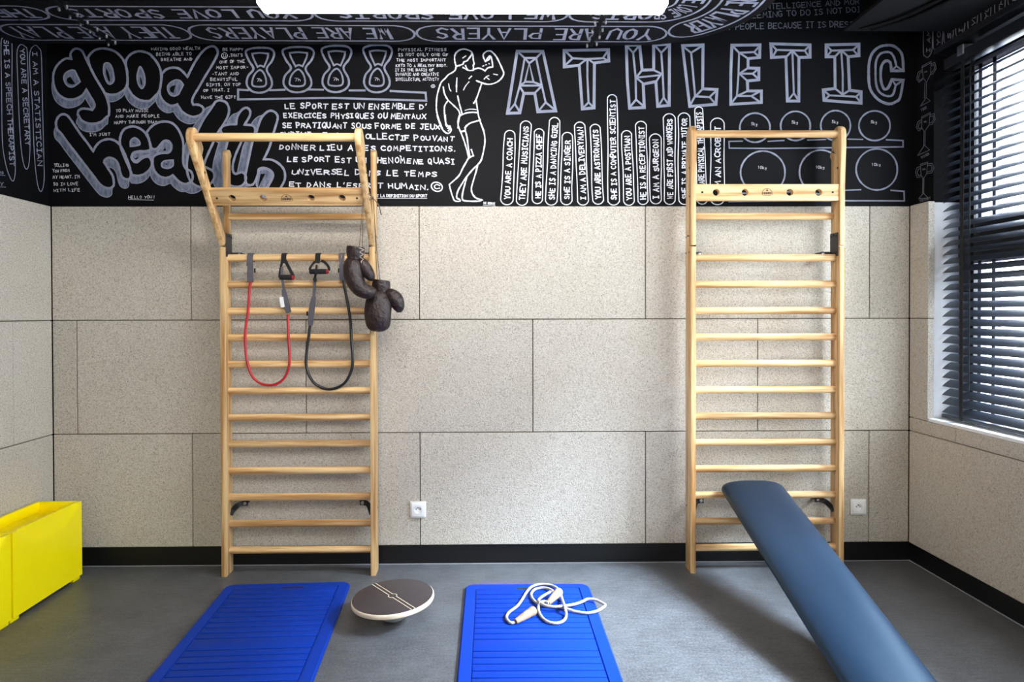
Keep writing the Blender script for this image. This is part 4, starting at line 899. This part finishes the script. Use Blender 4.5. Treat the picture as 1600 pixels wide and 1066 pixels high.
# ------------------------------------------------------------------ yellow storage boxes along the left wall
def storage(label, y1):
    xf, x0, w = -2.042, XPL+.012, .515; y0 = y1-w
    t_ = thing('storage_box', label, 'storage box', ((xf+x0)/2, (y0+y1)/2, 0), 'yellow storage boxes')
    bm = bmesh.new()
    # tray top with raised rims
    box(bm, x0, xf-.0125, y0, y1, .012, .345, bev=.004)
    rim = [(x0, x0+.02, y0, y1), (x0+.0201, xf-.012, y1-.012, y1), (x0+.0201, xf-.012, y0, y0+.012)]
    for a_ in rim: box(bm, *a_, .340, .392, bev=.003)
    keep(t_, obj('body', bm, M['yellow'], smooth=40))
    # front door with a shallow smile-shaped pull under its top edge
    bm = bmesh.new(); nx, nz = 36, 26; grid = []
    for j in range(nz+1):
        row = []
        for i in range(nx+1):
            y = y0+.003+(w-.006)*i/nx; z = .022+.37*j/nz; u = (i/nx-.5)*2; v = (.392-z)
            dep = 0
            lim = .085*(1-(u/.86)**2) if abs(u) < .86 else 0
            if v < lim+.02 and lim > 0: dep = .011*max(0, min(1, (lim+.02-v)/.03))*max(0, 1-v/.12)
            row.append(bm.verts.new((xf-dep, y, z)))
        grid.append(row)
    for j in range(nz):
        for i in range(nx): bm.faces.new((grid[j][i], grid[j][i+1], grid[j+1][i+1], grid[j+1][i]))
    bk_ = [[bm.verts.new((xf-.022, y0+.003+(w-.006)*i, .022+.37*j)) for i in (0, 1)] for j in (0, 1)]
    bm.faces.new((bk_[0][0], bk_[1][0], bk_[1][1], bk_[0][1]))
    bm.faces.new([grid[0][i] for i in range(nx+1)][::-1] + [bk_[0][0], bk_[0][1]]); bm.faces.new([grid[nz][i] for i in range(nx+1)] + [bk_[1][1], bk_[1][0]])
    bm.faces.new([grid[j][0] for j in range(nz+1)] + [bk_[1][0], bk_[0][0]]); bm.faces.new([grid[j][nx] for j in range(nz+1)][::-1] + [bk_[0][1], bk_[1][1]])
    keep(t_, obj('door', bm, M['yellow'], smooth=25))
    for y in (y0+.03, y1-.03):
        for x in (x0+.03, xf-.03): keep(t_, obj('foot', B(x-.02, x+.018, y-.028, y+.028, 0, .014, bev=.002), M['yellow']))
storage('yellow plastic storage box by the left wall, farther one next to the back wall', 3.509)
storage('yellow plastic storage box by the left wall, nearer one cut by the photo edge', 2.988)

# ------------------------------------------------------------------ exercise mats
def rrect(x0, x1, y0, y1, r, n=6):
    return arc(x1-r, y1-r, r, 0, PI/2, n) + arc(x0+r, y1-r, r, PI/2, PI, n) + arc(x0+r, y0+r, r, PI, 1.5*PI, n) + arc(x1-r, y0+r, r, 1.5*PI, 2*PI, n)
def mat(label, x, y, rot, slot_dx):
    """origin at the far left corner; u to the right, v towards the viewer"""
    t_ = thing('exercise_mat', label, 'exercise mat', (x, y, 0), 'blue exercise mats on the floor'); t_.rotation_euler.z = rot
    Wd, Ln = .600, 1.80
    bm = bmesh.new(); prism(bm, rrect(0, Wd, -Ln, 0, .042), 2, 0, .0095, bev=.003)
    ou, inn = rrect(.004, Wd-.004, -Ln+.004, -.004, .040), rrect(.052, Wd-.052, -Ln+.052, -.048, .012)
    n = len(ou); lo = [[bm.verts.new((*p, .010)) for p in L] for L in (ou, inn)]; hi = [[bm.verts.new((*p, .0148)) for p in L] for L in (rrect(.007, Wd-.007, -Ln+.007, -.007, .038), rrect(.050, Wd-.050, -Ln+.050, -.046, .013))]
    for i in range(n):
        j = (i+1) % n
        bm.faces.new((hi[0][i], hi[0][j], hi[1][j], hi[1][i])); bm.faces.new((lo[0][i], lo[0][j], hi[0][j], hi[0][i])); bm.faces.new((lo[1][j], lo[1][i], hi[1][i], hi[1][j]))
    cuts = [.050, .128] + [.128+.0495*k for k in range(1, 10)] + [.128+.0495*k for k in range(11, 21)] + [.128+.0495*k for k in range(22, 30)] + [Ln-.055]
    for a_, b_ in zip(cuts, cuts[1:]): box(bm, .0555, Wd-.0555, -b_+.0034, -a_-.0034, .0085, .0150, bev=.002, seg=2)
    # handle slot
    o = obj('pad', bm, M['blue'], t_, smooth=35)
    sb = obj('handle_slot', B(Wd/2-.052+slot_dx, Wd/2+.052+slot_dx, -.073, -.050, .0105, .0151, bev=.002), M['hole'], t_)
    ik = Ink(lambda u, v, L: Vector((u, -v, .0150+L*1.5)))
    ik.ribbon([(.20+.026*math.cos(2*PI*i/18), .096+.017*math.sin(2*PI*i/18)) for i in range(18)], .004, True); ik.ribbon([(.19, .098), (.202, .087), (.205, .104), (.215, .092)], .004)
    ik.text('SVELTUS', .25, .107, .42, .107, .018, .0035); ik.done('embossed_logo', M['blue'], t_)
    return t_
mat('blue ribbed foam mat on the floor, left one in front of the wall bars', -1.268, 3.378, math.radians(2.6), .03)
mat('blue ribbed foam mat on the floor with a skipping rope on it', -.104, 3.358, math.radians(-.4), 0)

# ------------------------------------------------------------------ balance board
c0, nn = Vector((-.4075, 2.9872, .110)), Vector((-.0628, -.0348, .9974)).normalized()
t_ = thing('balance_board', 'round brown balance board with pale edge between the two blue mats', 'balance board', (c0.x+.004, c0.y, 0))
u_ = nn.orthogonal(); 
bm = bmesh.new(); lathe(bm, [(-.021, .172), (-.0195, .1765), (-.015, .1785), (-.006, .1785), (-.0015, .1765), (0, .174)], c0, nn, 96); keep(t_, obj('disc', bm, M['ply'], smooth=40))
bm = bmesh.new(); lathe(bm, [(-.001, .1735), (.0012, .1735), (.0016, .172)], c0, nn, 96); tp = obj('grip_top', bm, M['disc_top'], smooth=40); keep(t_, tp)
ang = math.atan2(-.29, .155)
ua = Vector((.60, -.80, 0)); ua = (ua-nn*ua.dot(nn)).normalized(); va = nn.cross(ua)
ik = Ink(lambda u, v, L: c0 + nn*(.0018+L*.5) + ua*u + va*v)
for s_ in (-1, 1):
    P = [(-.172, .0085*s_), (-.0205, .0085*s_)] + [(.0185*math.cos(a_), s_*.0185*math.sin(a_)) for a_ in [PI-.45-(PI-.9)*i/10 for i in range(11)]] + [(.0205, .0085*s_), (.172, .0085*s_)]
    ik.ribbon(P, .0032, vary=.02)
il = ik.done('inlay_line', M['cream'], None); keep(t_, il)
h_ = (c0.z-.0205)/nn.z
bm = bmesh.new(); R0, hh = .088, .0885
lathe(bm, [(-.020, .088), (-.026, .088)] + [(-.020-hh*math.sin(PI/2*i/10), R0*math.cos(PI/2*i/10)) for i in range(1, 11)], c0, nn, 48); keep(t_, obj('dome', bm, M['dome'], smooth=50))

# ------------------------------------------------------------------ skipping rope
Z3 = Z(770, 895, 8.42); ZT = .0150
def rp(L): return [at(*Z3([(p[0], p[1])])[0], z=ZT+.0078+p[2]) for p in L]
t_ = thing('skipping_rope', 'white cotton skipping rope with wooden handles lying on a blue mat', 'skipping rope', tuple(at(850, 950, z=ZT)))
path1 = [(318,632,.004),(300,645,0),(250,662,0),(205,640,0),(180,585,0),(215,520,0),(320,440,0),(390,345,0),(440,262,.0),(500,193,0),(580,160,0),(680,152,0),(780,172,0),(850,212,.008),(888,280,.012),(912,350,.004),(935,420,.018),(950,470,.018),(966,545,.002),(950,610,0),(890,655,0),(800,666,0),(710,640,0),(640,580,0),(602,500,0),(602,435,.004),(625,392,.016),(680,380,.016),(735,398,.016)]
path2 = [(790,240,.006),(720,208,.002),(640,200,0),(550,222,0),(505,280,0),(520,340,0),(570,392,.004),(640,420,.003),(720,440,.0),(810,452,0),(900,458,0),(990,482,.004),(1100,515,.0),(1240,532,0),(1370,505,0),(1455,455,0),(1478,425,.004),(1420,392,.004),(1350,358,.006),(1250,348,.006),(1180,380,.004),(1090,412,.004),(980,432,.014),(880,445,.016),(780,450,.014),(690,432,.012),(620,390,.014),(598,365,.006),(640,322,.004),(700,285,.004),(760,250,.004)]
def twisted(bm, P, closed=False):
    cp = crom(P, 8); L = 0; ds = [0]
    for p, q in zip(cp, cp[1:]): L += (q-p).length; ds.append(L)
    for k in range(3):
        pts = []
        N = int(L/.0035)
        for i in range(N+1):
            s_ = L*i/N; j = 0
            lo_, hi_ = 0, len(ds)-1
            while hi_-lo_ > 1:
                md = (lo_+hi_)//2
                if ds[md] <= s_: lo_ = md
                else: hi_ = md
            f = (s_-ds[lo_])/max(ds[hi_]-ds[lo_], 1e-9); p = cp[lo_].lerp(cp[hi_], f); tt = (cp[hi_]-cp[lo_]).normalized()
            up = Vector((0, 0, 1)); sd = tt.cross(up).normalized(); up = sd.cross(tt); a_ = 2*PI*(s_/.030 + k/3)
            pts.append(p + (sd*math.cos(a_)+up*math.sin(a_))*.0032)
        tube(bm, pts, .0037, 6)
bm = bmesh.new(); twisted(bm, rp(path1)); twisted(bm, rp(path2)); keep(t_, obj('rope', bm, M['rope'], smooth=60))
for a_, b_, lift in (((300,645),(548,492),.010), ((728,398),(880,245),.020)):
    p = at(*Z3([a_])[0], z=ZT+.013+ (.008 if lift > .015 else -.001)); q = at(*Z3([b_])[0], z=ZT+.021+(.008 if lift > .015 else 0)); L = (q-p).length; d_ = (q-p).normalized()
    bm = bmesh.new(); lathe(bm, [(0, .009), (.003, .0115), (L*.3, .0145), (L*.66, .018), (L*.70, .0165), (L*.74, .0185), (L*.9, .0205), (L*.97, .018), (L, .010)], p, d_, 24); keep(t_, obj('handle', bm, M['handle_wood'], smooth=40))
    bm = bmesh.new(); lathe(bm, [(-.002, .006), (-.0005, .0095), (.0005, .0095)], p, d_, 16); keep(t_, obj('ferrule', bm, M['cord']))

# ------------------------------------------------------------------ incline bench
ang = math.atan(.295); X0, X1 = 1.203, 1.524; ca, sa = math.cos(ang), math.sin(ang)
far = Vector((0, 3.535, .484))                       # top far edge, hooked over a rung
def bp(s_, d_, x): return Vector((x, far.y - s_*ca - d_*sa, far.z - s_*sa + d_*ca))   # s down the slope, d above the top
LB = (far.z-.03)/sa
t_ = thing('incline_bench', 'black padded incline bench hooked on the right wall bars and sloping to floor', 'bench', ((X0+X1)/2, far.y-LB*ca, 0))
bm = bmesh.new()
def slab(bm, pts, d0, d1, bev, seg):
    A_ = [bm.verts.new(bp(s_, d0, x)) for x, s_ in pts]; B_ = [bm.verts.new(bp(s_, d1, x)) for x, s_ in pts]; n = len(pts)
    fs = [bm.faces.new(A_), bm.faces.new(B_[::-1])] + [bm.faces.new((A_[i], B_[i], B_[(i+1) % n], A_[(i+1) % n])) for i in range(n)]
    bmesh.ops.recalc_face_normals(bm, faces=fs)
    bmesh.ops.bevel(bm, geom=list(set(fs[1].edges)), offset=bev, segments=seg, affect='EDGES', profile=.5)
XM, HW, L1 = (X0+X1)/2, (X1-X0)/2, LB-.04
rings = []
for i in range(61):
    f_ = i/60; s_ = L1*(.5-.5*math.cos(PI*f_)); e_ = min(s_, L1-s_); k_ = 1.0 if e_ > .05 else (1-(1-e_/.05)**2.4)**(1/2.4)
    hw = HW-.045*(1-k_); hh = .046*(.30+.70*k_) if e_ > 0 else .004
    row = []
    for j in range(25):
        u = -1+2*j/24; u = math.sin(u*PI/2); row.append(bm.verts.new(bp(s_, -.046+hh*(1-abs(u)**2.7)**(1/2.1), XM+hw*u)))
    row += [bm.verts.new(bp(s_, -.054, XM+hw)), bm.verts.new(bp(s_, -.054, XM-hw))]
    rings.append(row)
for p_, q_ in zip(rings, rings[1:]):
    for j in range(27): bm.faces.new((p_[j], p_[(j+1) % 27], q_[(j+1) % 27], q_[j]))
bm.faces.new(rings[0][::-1]); bm.faces.new(rings[-1])
keep(t_, obj('pad', bm, M['leather'], smooth=60))
bm = bmesh.new(); slab(bm, rrect(X0+.012, X1-.012, .01, LB-.03, .03, 5), -.070, -.0525, .002, 1); keep(t_, obj('base_board', bm, M['under'], smooth=40))
for x in (X0+.05, X1-.05):
    bm = bmesh.new(); zr = .117+.1364*2; yr = YF+.047
    P = [bp(.16, -.074, x), bp(.10, -.074, x), Vector((x, yr-.035, zr+.024)), Vector((x, yr-.012, zr+.0235)), Vector((x, yr+.012, zr+.022)), Vector((x, yr+.021, zr+.010)), Vector((x, yr+.023, zr-.012))]
    strap(bm, P, .035, .005); keep(t_, obj('hook', bm, M['black_steel'], smooth=40))
for x in (X0+.04, X1-.04):
    bm = bmesh.new(); p = bp(LB-.12, -.069, x); cyl(bm, (x, p.y, .0), p, .016, n=16); keep(t_, obj('foot', bm, M['under'], smooth=40))
